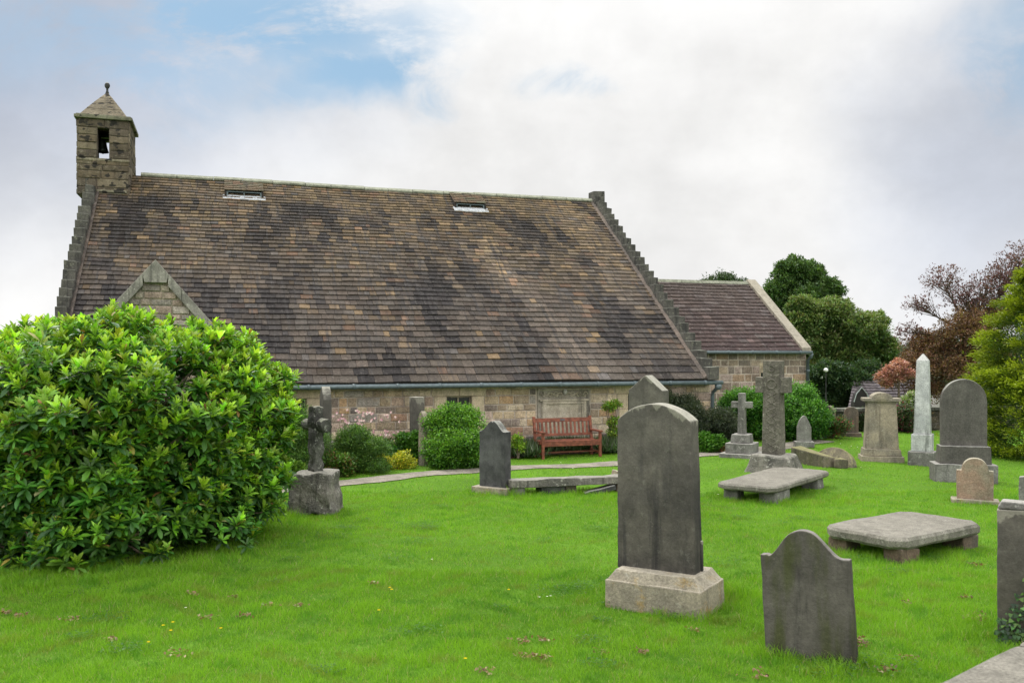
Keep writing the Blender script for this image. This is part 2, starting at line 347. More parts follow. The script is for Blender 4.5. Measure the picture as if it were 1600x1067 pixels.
# grass
def blades(name, n, xf, y0, y1, hmin, hmax, wd, seg2):
    yy = np.sqrt(rng.uniform(y0**2, y1**2, n)); xx = rng.uniform(-1, 1.12, n)*(.6*yy+.6)
    lx, ly = toloc(xx, yy)
    ok = ~((lx > -.2) & (lx < 15) & (ly > -.2)) & ~((lx > 14.5) & (lx < 21) & (ly > 3.9)) & ~((lx > -1) & (lx < 9.6) & (ly > -.7)) & ~((lx > 9.6) & (lx < 15) & (ly > -.3))
    pd = pathdist(xx, yy); ok &= pd > PW-.02+rng.uniform(-.03, .05, n)
    cl = np.sin(xx*3.1+np.sin(yy*2.3)*2)*np.sin(yy*2.7+np.sin(xx*1.9)*2); cl2 = np.sin(xx*9+yy*4)*np.sin(yy*11-xx*5)
    xx, yy, cl, cl2 = xx[ok], yy[ok], cl[ok], cl2[ok]; n = len(xx)
    zz = gh(xx, yy)-.005
    h = rng.uniform(hmin, hmax, n)*(1+.34*cl+.3*cl2)
    tall = ((xx+5.2)/2.7)**2+((yy-11.2)/2.65)**2 < 1.0
    h = np.where(tall, h*1.8, h)
    for sx, sy, sr in TALLSPOTS:
        d = (xx-sx)**2+(yy-sy)**2 < sr*sr; h = np.where(d, h*1.7, h)
    a = rng.uniform(0, 2*np.pi, n); lean = rng.uniform(.15, .95, n)*h; la = rng.uniform(0, 2*np.pi, n)+cl*1.5
    wx, wy = np.cos(a)*wd*.5, np.sin(a)*wd*.5; lx_, ly_ = np.cos(la)*lean, np.sin(la)*lean
    base = np.stack([xx, yy, zz], 1)
    L = np.stack([-wx, -wy, 0*wx], 1); Rr = -L
    tip = base+np.stack([lx_, ly_, h*.92], 1)
    r = rng.uniform(0, 1, n)[:, None]; big = np.sin(xx*.8+1.3*np.sin(yy*.55))*np.sin(yy*.9+np.sin(xx*.6)); q = np.clip(.55+.22*big+.26*cl+.16*cl2+.28*rng.normal(0, 1, n), 0, 1)[:, None]
    ca = np.array([.082, .215, .014]); cb = np.array([.28, .53, .03]); cc = ca+(cb-ca)*q*.6+(np.array([.2, .32, .03])-ca)*r*.28
    wn = np.sin(xx*5.3+2*np.sin(yy*3.7+1))*np.sin(yy*6.1+2*np.sin(xx*4.3)); dk = wn > .62; cc[dk] *= np.array([.7, .82, .95]); lt = wn < -.75; cc[lt] = cc[lt]*.6+np.array([.2, .2, .05])*.4
    straw = rng.uniform(0, 1, n) < .04; cc[straw] = (.36, .33, .16)
    if seg2:
        mid = base+np.stack([lx_*.35, ly_*.35, h*.55], 1)
        V = np.stack([base+L, base+Rr, mid+Rr*.8, mid+L*.8, tip], 1).reshape(-1, 3); b = np.arange(n)*5
        F = np.concatenate([np.stack([b, b+1, b+2], 1), np.stack([b, b+2, b+3], 1), np.stack([b+3, b+2, b+4], 1)])
        C = np.repeat(cc, 5, 0)
    else:
        V = np.stack([base+L, base+Rr, tip], 1).reshape(-1, 3); b = np.arange(n)*3; F = np.stack([b, b+1, b+2], 1); C = np.repeat(cc, 3, 0)
    return V, F, C
TALLSPOTS = [(*G(1100, 945), .55), (*G(1150, 930), .25), (*G(1270, 1030), .42), (*G(1390, 868), .8), (*G(880, 775), .9), (*G(1210, 775), 1.1), (*G(490, 800), .6), (*G(1590, 1000), .5), (*G(770, 770), .5), (*G(1520, 785), .4), (*G(1510, 745), .7)]
parts = [blades('g', 290000, 0, 5.2, 9.5, .024, .068, .0042, True), blades('g', 250000, 0, 9.5, 15, .022, .06, .0065, False), blades('g', 170000, 0, 15, 30, .022, .05, .012, False)]
off = 0; Vs, Fs, Cs = [], [], []
for V, F, C in parts: Vs.append(V); Fs.append(F+off); Cs.append(C); off += len(V)
tag(mesh('lawn_grass', np.concatenate(Vs), np.concatenate(Fs), M_grassb, col=np.concatenate(Cs)), 'bright green mown grass covering the whole churchyard lawn', 'grass', kind='stuff')
# broad-leaved weeds and clover scattered through the turf
def weeds():
    P_ = []; 
    for k in range(46):
        y_ = rng.uniform(6.2, 14)**1.0; x_ = rng.uniform(-.58, .58)*y_; r_ = rng.uniform(.06, .24); n_ = int(700*r_)
        a = rng.uniform(0, 6.28, n_); q = r_*rng.random(n_)**.6; P_.append(np.stack([x_+q*np.cos(a)*1.4, y_+q*np.sin(a), np.zeros(n_)], 1))
    P_ = np.concatenate(P_); n_ = len(P_); P_[:, 2] = gh(P_[:, 0], P_[:, 1])+rng.uniform(.025, .055, n_); a = rng.uniform(0, 6.28, n_)
    d = np.stack([np.cos(a), np.sin(a), rng.uniform(-.2, .4, n_)], 1); w2 = np.stack([-np.sin(a), np.cos(a), 0*a], 1); s_ = rng.uniform(.012, .028, n_)[:, None]
    V = np.stack([P_, P_+d*s_*.5+w2*s_*.45, P_+d*s_, P_+d*s_*.5-w2*s_*.45], 1).reshape(-1, 3); b = np.arange(n_)*4; F = np.concatenate([np.stack([b, b+1, b+2], 1), np.stack([b, b+2, b+3], 1)])
    c = np.array([[.07, .17, .03], [.1, .22, .04], [.05, .13, .02]])[rng.integers(0, 3, n_)]
    tag(mesh('clover', V, F, M_grassb, col=np.repeat(c, 4, 0)), 'patches of darker clover and small broad-leaved weeds in the near lawn', 'weeds', kind='stuff')
weeds()
# ------------------------------------------------------------------ masonry
PAL = [(.58, .46, .31), (.5, .40, .27), (.62, .52, .38), (.40, .32, .23), (.46, .35, .27), (.52, .41, .34), (.5, .34, .2), (.30, .25, .21), (.38, .35, .31), (.40, .26, .18), (.17, .15, .14)]
PALB = [(.16, .125, .085), (.13, .105, .075), (.2, .165, .115), (.105, .085, .065), (.15, .12, .085)]
def masonry(mb, x0, x1, z0, z1, holes, xf, pal, rows=(.13, .24), wid=(.2, .55), dep=.02, gap=.012, weights=None):
    zs = [z0]
    marks = sorted(set([z1]+[h[2] for h in holes]+[h[3] for h in holes])); marks = [k for k in marks if z0 < k <= z1]
    for k in marks:
        span = k-zs[-1]
        if span < .04: continue
        nr = max(1, round(span/random.uniform(*rows))); hs = [random.uniform(.8, 1.2) for _ in range(nr)]; s = sum(hs); b = zs[-1]
        acc = b
        for h in hs: acc += h/s*span; zs.append(acc)
        zs[-1] = k
    for a, b in zip(zs[:-1], zs[1:]):
        segs = [(x0, x1)]
        for h in holes:
            if h[2] < b-.005 and h[3] > a+.005:
                ns = []
                for s, e in segs:
                    if h[1] <= s or h[0] >= e: ns.append((s, e)); continue
                    if h[0] > s: ns.append((s, h[0]))
                    if h[1] < e: ns.append((h[1], e))
                segs = ns
        for s, e in segs:
            x = s
            while x < e-.02:
                wv = random.uniform(*wid)*(.8+(b-a)*1.5)
                if e-(x+wv) < wid[0]*.6: wv = e-x
                c = random.choices(pal, weights)[0] if weights else random.choice(pal); k = random.uniform(.85, 1.15); c = tuple(q*k for q in c)
                xa, xb, za, zb = x+gap/2, x+wv-gap/2, a+gap/2, b-gap/2; d = dep*random.uniform(.5, 1.25); i = min(.014, (xb-xa)*.2, (zb-za)*.2); j = lambda: random.uniform(-.005, .005)
                nx_ = 3; V = [xf(xa+j(), 0, za+j()), xf(xb+j(), 0, za+j()), xf(xb+j(), 0, zb+j()), xf(xa+j(), 0, zb+j())]
                cs = [(xa+i, za+i), (xb-i, za+i), (xb-i, zb-i), (xa+i, zb-i)]
                V += [xf(u+j(), d+random.uniform(-.004, .004), v+j()) for u, v in cs]
                V.append(xf((xa+xb)/2, d*1.25, (za+zb)/2))
                mb.add(V, [(0, 1, 5, 4), (1, 2, 6, 5), (2, 3, 7, 6), (3, 0, 4, 7), (4, 5, 8), (5, 6, 8), (6, 7, 8), (7, 4, 8)], c)
                x += wv
# ------------------------------------------------------------------ church
L, Wd, ZE, ZR = 14.564, 7.2, 1.72, 7.267; SL = (ZR-ZE)/Wd; ANG = math.atan(SL); CA, SA = math.cos(ANG), math.sin(ANG)
church = empty('church', (O2[0], O2[1], 0), math.degrees(.315), 'long low stone church with a huge tiled roof, crow-stepped gables and a bellcote', 'church')
def tiles(x0, x1, y0, z0, slen, ang, exps, wid, colf, t=.030, seed=0):
    ca, sa = math.cos(ang), math.sin(ang); Vs = []; Fs = []; Cs = []; s = 0; k = 0
    def P_(x, s_, h): return (x, y0+ca*s_-sa*h, z0+sa*s_+ca*h)
    while s < slen-.03:
        f = s/slen; e = exps(f); x = x0-random.uniform(0, wid[0]); sag = lambda x_: .012*math.sin(x_*.7+k*.13)+.010*math.sin(x_*1.9+k*.4)
        while x < x1:
            w_ = random.uniform(*wid)*(1.25 if f < .07 else 1); a = max(x, x0); b = min(x+w_, x1); x += w_
            if b-a < .03: continue
            g = .004; js = random.uniform(-.008, .008); jh = random.uniform(-.003, .006); s1 = min(s+e*1.25, slen); jr = random.uniform(-.004, .004)
            A = [P_(a+g, s+js+jr, .012+jh+sag(a)), P_(b-g, s+js-jr, .012+jh+sag(b)), P_(b-g, s1, -.004+sag(b)), P_(a+g, s1, -.004+sag(a))]
            B = [P_(a+g, s+js+jr, .012+t+jh+sag(a)), P_(b-g, s+js-jr, .012+t+jh+sag(b)), P_(b-g, s1, .008+sag(b)), P_(a+g, s1, .008+sag(a))]
            o = len(Vs); Vs += A+B; Fs += [(o+4, o+5, o+6, o+7), (o, o+1, o+5, o+4), (o+1, o+2, o+6, o+5), (o+3, o, o+4, o+7)]
            Cs += [colf((a+b)/2, s, f)]*8
        s += e; k += 1
    return Vs, Fs, Cs
def nz_(x, y, s=0): return mn.noise(Vector((x, y, s)))
def navecol(x, s, f):
    r = random.random(); low = Vector((.120, .100, .081)); top = Vector((.25, .18, .09)); base = low.lerp(top, max(0, (f-.35)/.65)**.8)
    base = base.lerp(Vector((.15, .115, .095)), random.random()*.6).lerp(Vector((.10, .088, .078)), random.random()**2*.8)
    if r < .05+.10*f: base = base.lerp(Vector((.28, .195, .11)), random.uniform(.2, .9))
    elif r < .085+.10*f: base = base.lerp(Vector((.27, .16, .10)), random.uniform(.2, .8))
    elif r < .12+.1*f: base = base.lerp(Vector((.13, .125, .125)), .6)
    st = nz_(x*.55, s*.3, 3)+.75*nz_(x*1.8+s*.35, s*.5, 8)+.65*nz_(x*4.2+s*.9, s*1.1, 11)
    band = math.exp(-((f-.70)/.17)**2)*(.34 if x < 8 else .2)+math.exp(-((f-.38)/.2)**2)*.12+.05*(f < .25)
    lean = math.exp(-((x-9.2-(1-f)*2.6)/.55)**2)*.30*(f < .7)+math.exp(-((x-13.7)/.7)**2)*.2*(f > .3)
    if f > .86: band -= .38
    d = min(1, max(0, (st+band-.12-lean)*2.2+.3*random.gauss(0, 1)*(st+band > -.1)))
    base = base.lerp(Vector((.030, .028, .031)), .86*d); k = random.uniform(.72, 1.22)*(1+lean*1.8)*.66
    return (base.x*k, base.y*k, base.z*k)
M_tile = stone('roof_tile_stone', (1, 1, 1), (.84, .83, .82), samt=.8, slope=True, lamt=.2, lichen=(.25, .235, .2), streak=(.05, .046, .045), attr=True, bump=.008, fine=26, fc=.32)
sl_len = Wd/CA
V, F, C = tiles(0, L, -.06, ZE-.05, sl_len+.02, ANG, lambda f: .27 if f < .07 else .235-.085*f, (.12, .34), navecol)
roof = mesh('nave_roof', V, F, M_tile, church, col=C)
M_under = plain('roof_underlay', (.03, .026, .024), .9, .1, .2)
u_ = MB()
def sheet(mb, x0, x1, ya, za, yb, zb, th=.05):
    mb.add([(x0, ya, za), (x1, ya, za), (x1, yb, zb), (x0, yb, zb), (x0, ya, za-th), (x1, ya, za-th), (x1, yb, zb-th), (x0, yb, zb-th)], [(0, 1, 2, 3), (7, 6, 5, 4), (0, 4, 5, 1), (1, 5, 6, 2), (2, 6, 7, 3), (3, 7, 4, 0)])
sheet(u_, 0, L, -.04, ZE-.04, Wd, ZR-.03); u_.build('roof_underlay', M_under, church)
V, F, C = tiles(0, L, 0, 0, sl_len, ANG, lambda f: .26, (.5, .9), navecol)
V = [(L-v[0], 2*Wd+.06-v[1]-.06+0, v[2]+ZE-.05) for v in V]; mesh('back_roof', V, F, M_tile, church, col=C)
# ridge
r_ = MB(); x = 1.0
while x < L:
    b = min(x+random.uniform(.7, 1.0), L); dz = random.uniform(-.006, .006)+.02*math.sin(x*.6)
    r_.prism([(-.13, -.07), (.13, -.07), (.14, -.02), (.07, .055), (-.07, .055), (-.14, -.02)], x+.004, b-.004, M=Matrix(((0, 1, 0, 0), (1, 0, 0, Wd), (0, 0, 1, ZR+.01+dz), (0, 0, 0, 1)))); x = b
r_.build('ridge_stones', M_ridge, church, bevel=.012)
# nave wall
NW = .3
wins = [(4.17, 4.89), (8.02, 8.62), (12.58, 13.2)]
WT, WB = 1.34, .55
holes = [(a-.02-.34, b+.34, WT, 1.62) for a, b in wins]+[(a-.30, b+.30, WB-.16, WT) for a, b in wins]+[(10.2, 11.58, .12, 1.50)]
mb = MB(); masonry(mb, -.25, L+.3, -.1, 1.62, holes, lambda x, d, z: (x, NW-d, z), PAL, rows=(.10, .2), wid=(.16, .46), gap=.018, dep=.026, weights=[6, 5, 5, 4, 4, 4, 3, 3, 3, 2, 1.6])
mb.box(-.24, L+.29, NW+.25, NW+.45, -.1, 1.66)
wall = mb.build('nave_wall', M_wallst, church)
mm = MB()
xs = [-.24]
for a, b in wins: xs += [a-.25, b+.25]
xs.append(L+.29)
for i in range(0, len(xs), 2): mm.box(xs[i], xs[i+1], NW-.006, NW+.25, -.12, 1.7)
for a, b in wins: mm.box(a-.25, b+.25, NW-.003, NW+.25, -.12, WB-.05); mm.box(a-.25, b+.25, NW-.003, NW+.25, WT+.02, 1.7)
mm.build('mortar_bed', M_mort, wall)
for a, b in wins:
    f = MB()
    f.box(a-.34, (a+b)/2-.003, NW-.03, NW+.2, WT+.004, 1.60); f.box((a+b)/2+.003, b+.34, NW-.031, NW+.2, WT+.003, 1.601)
    for s, e in ((a-.29, a), (b, b+.29)):
        f.box(s, e, NW-.028, NW+.2, WB+.42, WT-.003); f.box(s+(.05 if s < a else 0), e-(0 if s < a else .05), NW-.029, NW+.2, WB, WB+.415)
    f.box(a-.3, b+.3, NW-.05, NW+.2, WB-.14, WB-.004)
    fr = f.build('window', M_dress, church, bevel=.012)
    g = MB(); g.box(a-.01, b+.01, NW+.12, NW+.13, WB-.01, WT+.01); g.build('pane', M_glass, fr)
    g = MB(); g.box(a-.005, a+.035, NW+.08, NW+.119, WB, WT); g.box(b-.035, b+.005, NW+.08, NW+.119, WB, WT); g.box(a+.035, b-.035, NW+.08, NW+.119, WT-.035, WT); g.box((a+b)/2-.015, (a+b)/2+.015, NW+.085, NW+.118, WB, WT-.035)
    g.build('window_frame', M_buff, fr)
# gutter, brackets, downpipe
g = MB(); g.tube([(-.3, -.09, 1.60), (L*.33, -.09, 1.592), (L*.66, -.09, 1.598), (L+.42, -.09, 1.60)], .052, 10)
for k in range(16): xk = .1+k*.96; g.tube([(xk-.03, -.09, 1.598), (xk+.03, -.09, 1.598)], .062, 10)
gut = g.build('gutter', M_gut, church, smooth=True)
f = MB(); f.box(-.3, L+.3, -.04, .27, 1.625, 1.66); f.build('eaves_board', M_gut, gut)
g = MB(); dx = L+.31; g.tube([(dx, -.09, 1.57), (dx, -.06, 1.48), (dx, .17, 1.36), (dx, .2, 1.28), (dx, .2, 0)], .045, 10); g.lathe([(.05, 1.42), (.085, 1.47), (.085, 1.55), (.06, 1.56)], 10, dx, -.075)
g.tube([(dx, .2, .75), (dx, .2, .8)], .06, 10); g.build('downpipe', M_gut, church, smooth=True)
# crow steps
def crow(x0, x1, name, ntop):
    c = MB(); inner = x0
    # raked base wall just above the tiles
    for s_ in (-1, 1):
        y_a = -.12; n_ = 25; dy = (Wd+.12)/n_
        for i in range(n_):
            ya = y_a+i*dy; zb = max(ZE+SL*(ya)-.35, 1.66); zt = ZE+SL*(ya+dy)+.12+random.uniform(-.02, .02)
            Y = lambda q: q if s_ < 0 else 2*Wd-q
            a, b = sorted((Y(ya), Y(ya+dy+.03)))
            a -= .015; q0, q1 = random.uniform(-.02, .015), random.uniform(-.02, .02)
            c.box(x0+q0*(x0 < 0), x1+q1*(x0 > 0), a, b, zb, zt, jit=.024)
    return c.build(name, M_crow, church, bevel=.014)
crow(-.29, -.02, 'crow_steps', 0); cr = crow(L+.0, L+.30, 'crow_steps', 0)
c = MB(); c.box(L-.02, L+.38, Wd-.22, Wd+.22, ZR-.1, ZR+.31, jit=.01); c.build('gable_peak_stone', M_crow, church, bevel=.02)
# gable walls
for xa, xb in ((-.28, -.03), (L+.02, L+.29)):
    g = MB(); g.prism([(.31, 0), (2*Wd-.31, 0), (2*Wd-.31, ZE-.15), (Wd, ZR-.25), (.31, ZE-.15)], xa, xb, M=Matrix(((0, 1, 0, 0), (1, 0, 0, 0), (0, 0, 1, 0), (0, 0, 0, 1)))); g.build('gable_wall', M_buff, church)
g = MB(); g.box(0, L, 2*Wd-.3, 2*Wd-.1, 0, ZE-.05); g.build('back_wall', M_buff, church)
M_fil = stone('fillet_mortar', (.15, .12, .10), (.10, .085, .075), samt=.3, lamt=.2)
for xa, xb in ((L-.075, L+.012), (-.03, .05)):
    sk = MB(); V = []; n_ = 31
    for i in range(n_):   # mortar fillet between tiles and crow steps
        ya = -.05+i*Wd/30; V += [(xa, ya, ZE+SL*ya-.02), (xb, ya, ZE+SL*ya-.02), (xb, ya, ZE+SL*ya+.10), (xa, ya, ZE+SL*ya+.045)]
    sk.add(V, [(0, 3, 2, 1), (4*n_-4, 4*n_-3, 4*n_-2, 4*n_-1)]+[(i*4+k, i*4+(k+1) % 4, i*4+4+(k+1) % 4, i*4+4+k) for i in range(n_-1) for k in range(4)])
    sk.build('skew_fillet', M_fil, church)
# skylight vents
for xa, xb in ((3.26, 4.2), (9.84, 10.72)):
    zf = lambda y: ZE+SL*y
    yf, yb, hh = 6.42, 7.12, .18
    V, F, C = tiles(xa-.06, xb+.06, yf, zf(yf)+hh, math.hypot(yb-yf, zf(yb)+.03-zf(yf)-hh), math.atan2(zf(yb)+.03-zf(yf)-hh, yb-yf), lambda f: .15, (.2, .4), lambda x, s, f: (.16*random.uniform(.8, 1.2), .125, .085))
    dm = mesh('vent_roof', V, F, M_tile, church, col=C)
    mbs = MB(); z0 = zf(yf)
    for x0_, x1_ in ((xa-.05, xa), (xb, xb+.05)): mbs.add([(x0_, yf, z0), (x1_, yf, z0), (x1_, yb, zf(yb)), (x0_, yb, zf(yb)), (x0_, yf, z0+hh-.015), (x1_, yf, z0+hh-.015), (x1_, yb, zf(yb)+.02), (x0_, yb, zf(yb)+.02)], [(0, 1, 5, 4), (1, 2, 6, 5), (3, 0, 4, 7), (4, 5, 6, 7)])
    mbs.box(xa, xb, yf+.10, yf+.12, z0+.03, z0+hh+.03); mbs.build('vent_cheek', M_under, dm)
    fb = MB(); fb.box(xa, xa+.04, yf+.02, yf+.06, z0+.02, z0+hh-.02); fb.box(xb-.04, xb, yf+.02, yf+.06, z0+.02, z0+hh-.02); fb.box((xa+xb)/2-.015, (xa+xb)/2+.015, yf+.03, yf+.06, z0+.02, z0+hh-.02); fb.box(xa, xb, yf+.02, yf+.06, z0+hh-.03, z0+hh-.01); fb.build('vent_frame', M_gut, dm)
    ld = MB(); ns = 10
    for i in range(ns):
        x0_ = xa-.1+(xb-xa+.2)*i/ns; x1_ = xa-.1+(xb-xa+.2)*(i+1)/ns; h_ = .05+.008*math.sin(i*2.)
        ya = 6.29+.012*math.sin(i*1.7); ld.add([(x0_, ya, zf(ya)+h_), (x1_, ya, zf(ya)+h_), (x1_, yf+.05, z0+.07), (x0_, yf+.05, z0+.07), (x0_, ya-.01, zf(ya)-.01), (x1_, ya-.01, zf(ya)-.01)], [(0, 1, 2, 3), (4, 5, 1, 0)])
    ld.build('lead_sill', M_lead, dm, smooth=False)
# bellcote
bc = bpy.data.objects.new('bellcote', None); COL.objects.link(bc); bc.parent = church
bx0, bx1, by0, by1 = -.49, .77, 6.31, 8.09; z_b, z_t = 6.52, 8.53
ox0, ox1, oz0, oz1 = 0.0, .285, 7.50, 8.30
b = MB(); H = [(ox0, ox1, oz0, oz1)]
pb = dict(rows=(.2, .3), wid=(.3, .6), dep=.022, gap=.010)
masonry(b, bx0, bx1, z_b, z_t, H, lambda x, d, z: (x, by0-d, z), PALB, **pb)
masonry(b, bx0, bx1, z_b, z_t, [(-.17, ox1, oz0, oz1)], lambda x, d, z: (x, by1+d, z), PALB, **pb)
masonry(b, by0, by1, z_b, z_t, [], lambda x, d, z: (bx1+d, x, z), PALB, **pb)
masonry(b, by0, by1, z_b, z_t, [], lambda x, d, z: (bx0-d, x, z), PALB, **pb)
cc_ = (.12, .10, .08)
for ya, yb, oa in ((by0, by0+.28, ox0), (by1-.28, by1, -.17)):
    b.box(bx0, oa, ya, yb, z_b, z_t, cc_); b.box(ox1, bx1, ya, yb, z_b, z_t, cc_); b.box(oa, ox1, ya, yb, z_b, oz0, cc_); b.box(oa, ox1, ya, yb, oz1, z_t, cc_)
b.box(bx0, bx0+.2, by0+.28, by1-.28, z_b, z_t, cc_); b.box(bx1-.22, bx1, by0+.28, by1-.28, z_b, z_t, cc_)
b.frustum(6.2, z_b, .46, .63, .6, .89, (bx0+bx1)/2+.05, (by0+by1)/2, cc_)
b.box(-.02, .72, by0-.07, by0+.1, 6.60, 6.66, (.25, .23, .17)); b.box(-.0, .66, by0-.035, by0+.1, 6.48, 6.595, (.2, .19, .14))
b.box(bx0-.01, bx1+.01, by0-.035, by0+.02, 7.43, 7.49, (.25, .22, .16))
b.build('belfry_walls', M_bell, bc, bevel=.004, seg=1)
b = MB()
b.box(bx0-.07, bx1+.09, by0-.08, by1+.08, z_t, z_t+.09, (.2, .2, .14)); b.box(bx0-.03, bx1+.05, by0-.04, by1+.04, z_t+.09, z_t+.12, (.2, .2, .14))
b.build('cornice', M_bell, bc, bevel=.015)
b = MB(); prof = [(0, .60, .86), (.22, .46, .66), (.44, .31, .45), (.62, .19, .26), (.76, .085, .12), (.84, .035, .04)]
zc = z_t+.12
for (h0, a0, b0), (h1, a1, b1) in zip(prof[:-1], prof[1:]): b.frustum(zc+h0+.004, zc+h1, a0-.02, a1-.02, b0-.02, b1-.02, .14, Wd, (lambda u_: (.2*u_, .17*u_, .12*u_))(random.uniform(.8, 1.2)))
b.build('spire', M_bell, bc, bevel=.01)
b = MB(); b.lathe([(.05, zc+.82), (.03, zc+.88), (.028, zc+.95), (.045, zc+.96), (.065, zc+1.0), (.072, zc+1.04), (.055, zc+1.09), (.02, zc+1.12)], 10, .14, Wd); b.build('ball_finial', M_black, bc, smooth=True)
b = MB(); bcx = .03
b.lathe([(.0, 8.2), (.07, 8.19), (.10, 8.14), (.11, 8.04), (.135, 7.93), (.165, 7.84), (.15, 7.835), (.09, 7.97), (.0, 8.12)], 16, bcx-.01, Wd); b.tube([(bcx, Wd, 7.80), (bcx, Wd, 8.1)], [.025, .01], 6); b.box(ox0-.02, ox1+.02, Wd-.05, Wd+.05, 8.24, 8.32); b.build('bell', M_bronze, bc, smooth=True)
# porch gable
py_, pax, paz, pm = -.8, 1.9, 4.12, 1.16
hw = 1.86; pz = paz-pm*hw
g = MB(); g.prism([(pax-hw, 0), (pax+hw, 0), (pax+hw, pz), (pax, paz-.06), (pax-hw, pz)], py_+.06, .6); gw = g.build('porch_wall', M_buff, church)
g = MB(); z = 1.8
while z < paz-.3:
    hgt_ = random.uniform(.10, .2); hwz = (paz-.2-z-hgt_*.6)/pm
    if hwz > .1: masonry(g, pax-hwz, pax+hwz, z, min(z+hgt_, paz), [], lambda x, d, q: (x, py_+.055-d, q), [(.3, .27, .23), (.36, .31, .25), (.25, .23, .2), (.34, .27, .22), (.2, .18, .16)], rows=(1, 1), wid=(.16, .42), gap=.02)
    z += hgt_
g.build('rubble_facing', M_wallst, gw)
yroof = lambda z: (z-ZE)/SL
cp = MB()
for s_ in (-1, 1):   # raking copings in pieces
    nseg = 4
    for i in range(nseg):
        t0, t1 = (i+.004)/nseg, (i+1-.004)/nseg
        if i == 0: t0 = .12
        x_a, x_b = s_*hw*1.03*t0, s_*hw*1.03*t1; w_ = .22; k = random.uniform(-.01, .01)
        A = [(pax+x_a, paz-abs(x_a)*pm+.03), (pax+x_b, paz-abs(x_b)*pm+.03), (pax+x_b, paz-abs(x_b)*pm-w_), (pax+x_a, paz-abs(x_a)*pm-w_)]
        if s_ < 0: A = A[::-1]
        cp.prism(A, py_-.05+k, py_+.2+k)
cp.prism([(pax, paz+.03), (pax+.24, paz-.24*pm+.03), (pax+.20, paz-.42), (pax-.20, paz-.42), (pax-.24, paz-.24*pm+.03)], py_-.06, py_+.2)
cp.build('porch_coping', M_cope, church, bevel=.01)
g = MB()
for s_ in (-1, 1):
    zt = paz-.08; g.add([(pax, py_+.15, zt), (pax+s_*hw, py_+.15, zt-hw*pm), (pax+s_*hw, .25+yroof(zt-hw*pm), zt-hw*pm), (pax, .1+yroof(zt), zt)], [(0, 1, 2, 3)])
g.build('porch_roof', M_under, church)
M_tab = stone('tablet_stone', (1., 1., 1.), (.75, .74, .72), samt=.55, lamt=.5, lichen=(.5, .47, .4), streak=(.07, .065, .06), attr=True, bump=.01)
# memorial tablet in the wall
tb = MB(); c1 = (.46, .41, .32); c2 = (.32, .29, .24); tx0, tx1 = 10.22, 11.56; tm = (tx0+tx1)/2; yw = NW
tb.box(tx0, tx1, yw-.03, yw+.1, .13, 1.49, c2)
tb.box(tx0+.10, tx1-.10, yw-.055, yw-.03, .15, 1.22, c1); tb.box(tx0+.23, tx1-.23, yw-.05, yw-.049+.02, .2, 1.1, c2)
for xa, xb in ((tx0+.11, tx0+.22), (tx1-.22, tx1-.11)): tb.box(xa, xb, yw-.075, yw-.055, .2, 1.18, c1)
tb.box(tx0+.11, tx1-.11, yw-.085, yw-.055, 1.12, 1.18, c1); tb.box(tx0+.05, tx1-.05, yw-.09, yw-.03, 1.19, 1.235, c1)
tb.box(tx0, tx1, yw-.06, yw-.03, 1.455, 1.49, c1)
for s_ in (-1, 1):
    tb.tube([(tm+s_*(.63-.05*math.sin(k*.6)-.02*k*.1), yw-.055, .2+k*.1) for k in range(10)], [.03+.02*math.sin(k*.6) for k in range(10)], 6, c2)
    for q in range(3):
        cxq = tm+s_*(.2+.17*q); tb.tube([(cxq+s_*.065*math.cos(a)*(1-a/9), yw-.05, 1.34+.075*math.sin(a)*(1-a/9)) for a in np.linspace(0, 6.5, 14)], .016, 6, c1)
    tb.tube([(tm+s_*(.05+.05*k), yw-.06, 1.36+.03*math.sin(k*1.3)) for k in range(10)], .018, 6, c1)
tb.lathe([(.0, 1.34), (.035, 1.36), (.05, 1.40), (.045, 1.44), (.02, 1.465), (0, 1.47)], 12, tm+.02, yw-.07, (.6, .58, .55))
tbo = tb.build('memorial_tablet', M_tab, church, bevel=.004, seg=1)
# chancel
CX0, CX1, CY, CZE, CZR = L+.34, 20.72, 4.19, 2.42, 4.74; cang = math.atan2(CZR-CZE, Wd-CY); cl_ = math.hypot(CZR-CZE, Wd-CY)
def chcol(x, s, f):
    b = Vector((.085, .058, .054)).lerp(Vector((.105, .082, .07)), f); k = .74*random.uniform(.85, 1.12)*(1+.5*max(0, nz_(x*.8, s*.5, 2))); 
    if random.random() < .02: k *= 1.8
    elif random.random() < .08: b = Vector((.13, .105, .095))
    return (b.x*k, b.y*k, b.z*k)
M_ctile = stone('purple_tile_stone', (1, 1, 1), (.85, .85, .9), samt=.5, slope=True, lamt=.45, lichen=(.3, .28, .26), streak=(.04, .035, .035), attr=True, bump=.008, fine=30)
V, F, C = tiles(CX0-.1, CX1-.33, CY-.04, CZE-.03, cl_+.04, cang, lambda f: .215-.03*f, (.2, .38), chcol)
mesh('chancel_roof', V, F, M_ctile, church, col=C)
g = MB(); sheet(g, CX0-.1, CX1-.3, CY-.02, CZE-.03, Wd, CZR-.03); sheet(g, CX0-.1, CX1-.3, Wd, CZR-.03, 2*Wd-CY, CZE-.03); g.build('roof_underlay', M_under, church)
g = MB()
x = CX0-.1
while x < CX1-.2:
    b_ = min(x+random.uniform(.6, .8), CX1-.2); g.prism([(-.12, -.06), (.12, -.06), (.05, .05), (-.05, .05)], x+.004, b_-.004, M=Matrix(((0, 1, 0, 0), (1, 0, 0, Wd), (0, 0, 1, CZR+.02), (0, 0, 0, 1)))); x = b_
g.build('ridge_stones', M_ridge, church, bevel=.01)
CW = CY+.2
cw = (19.02, 19.42, 1.45, 1.93)
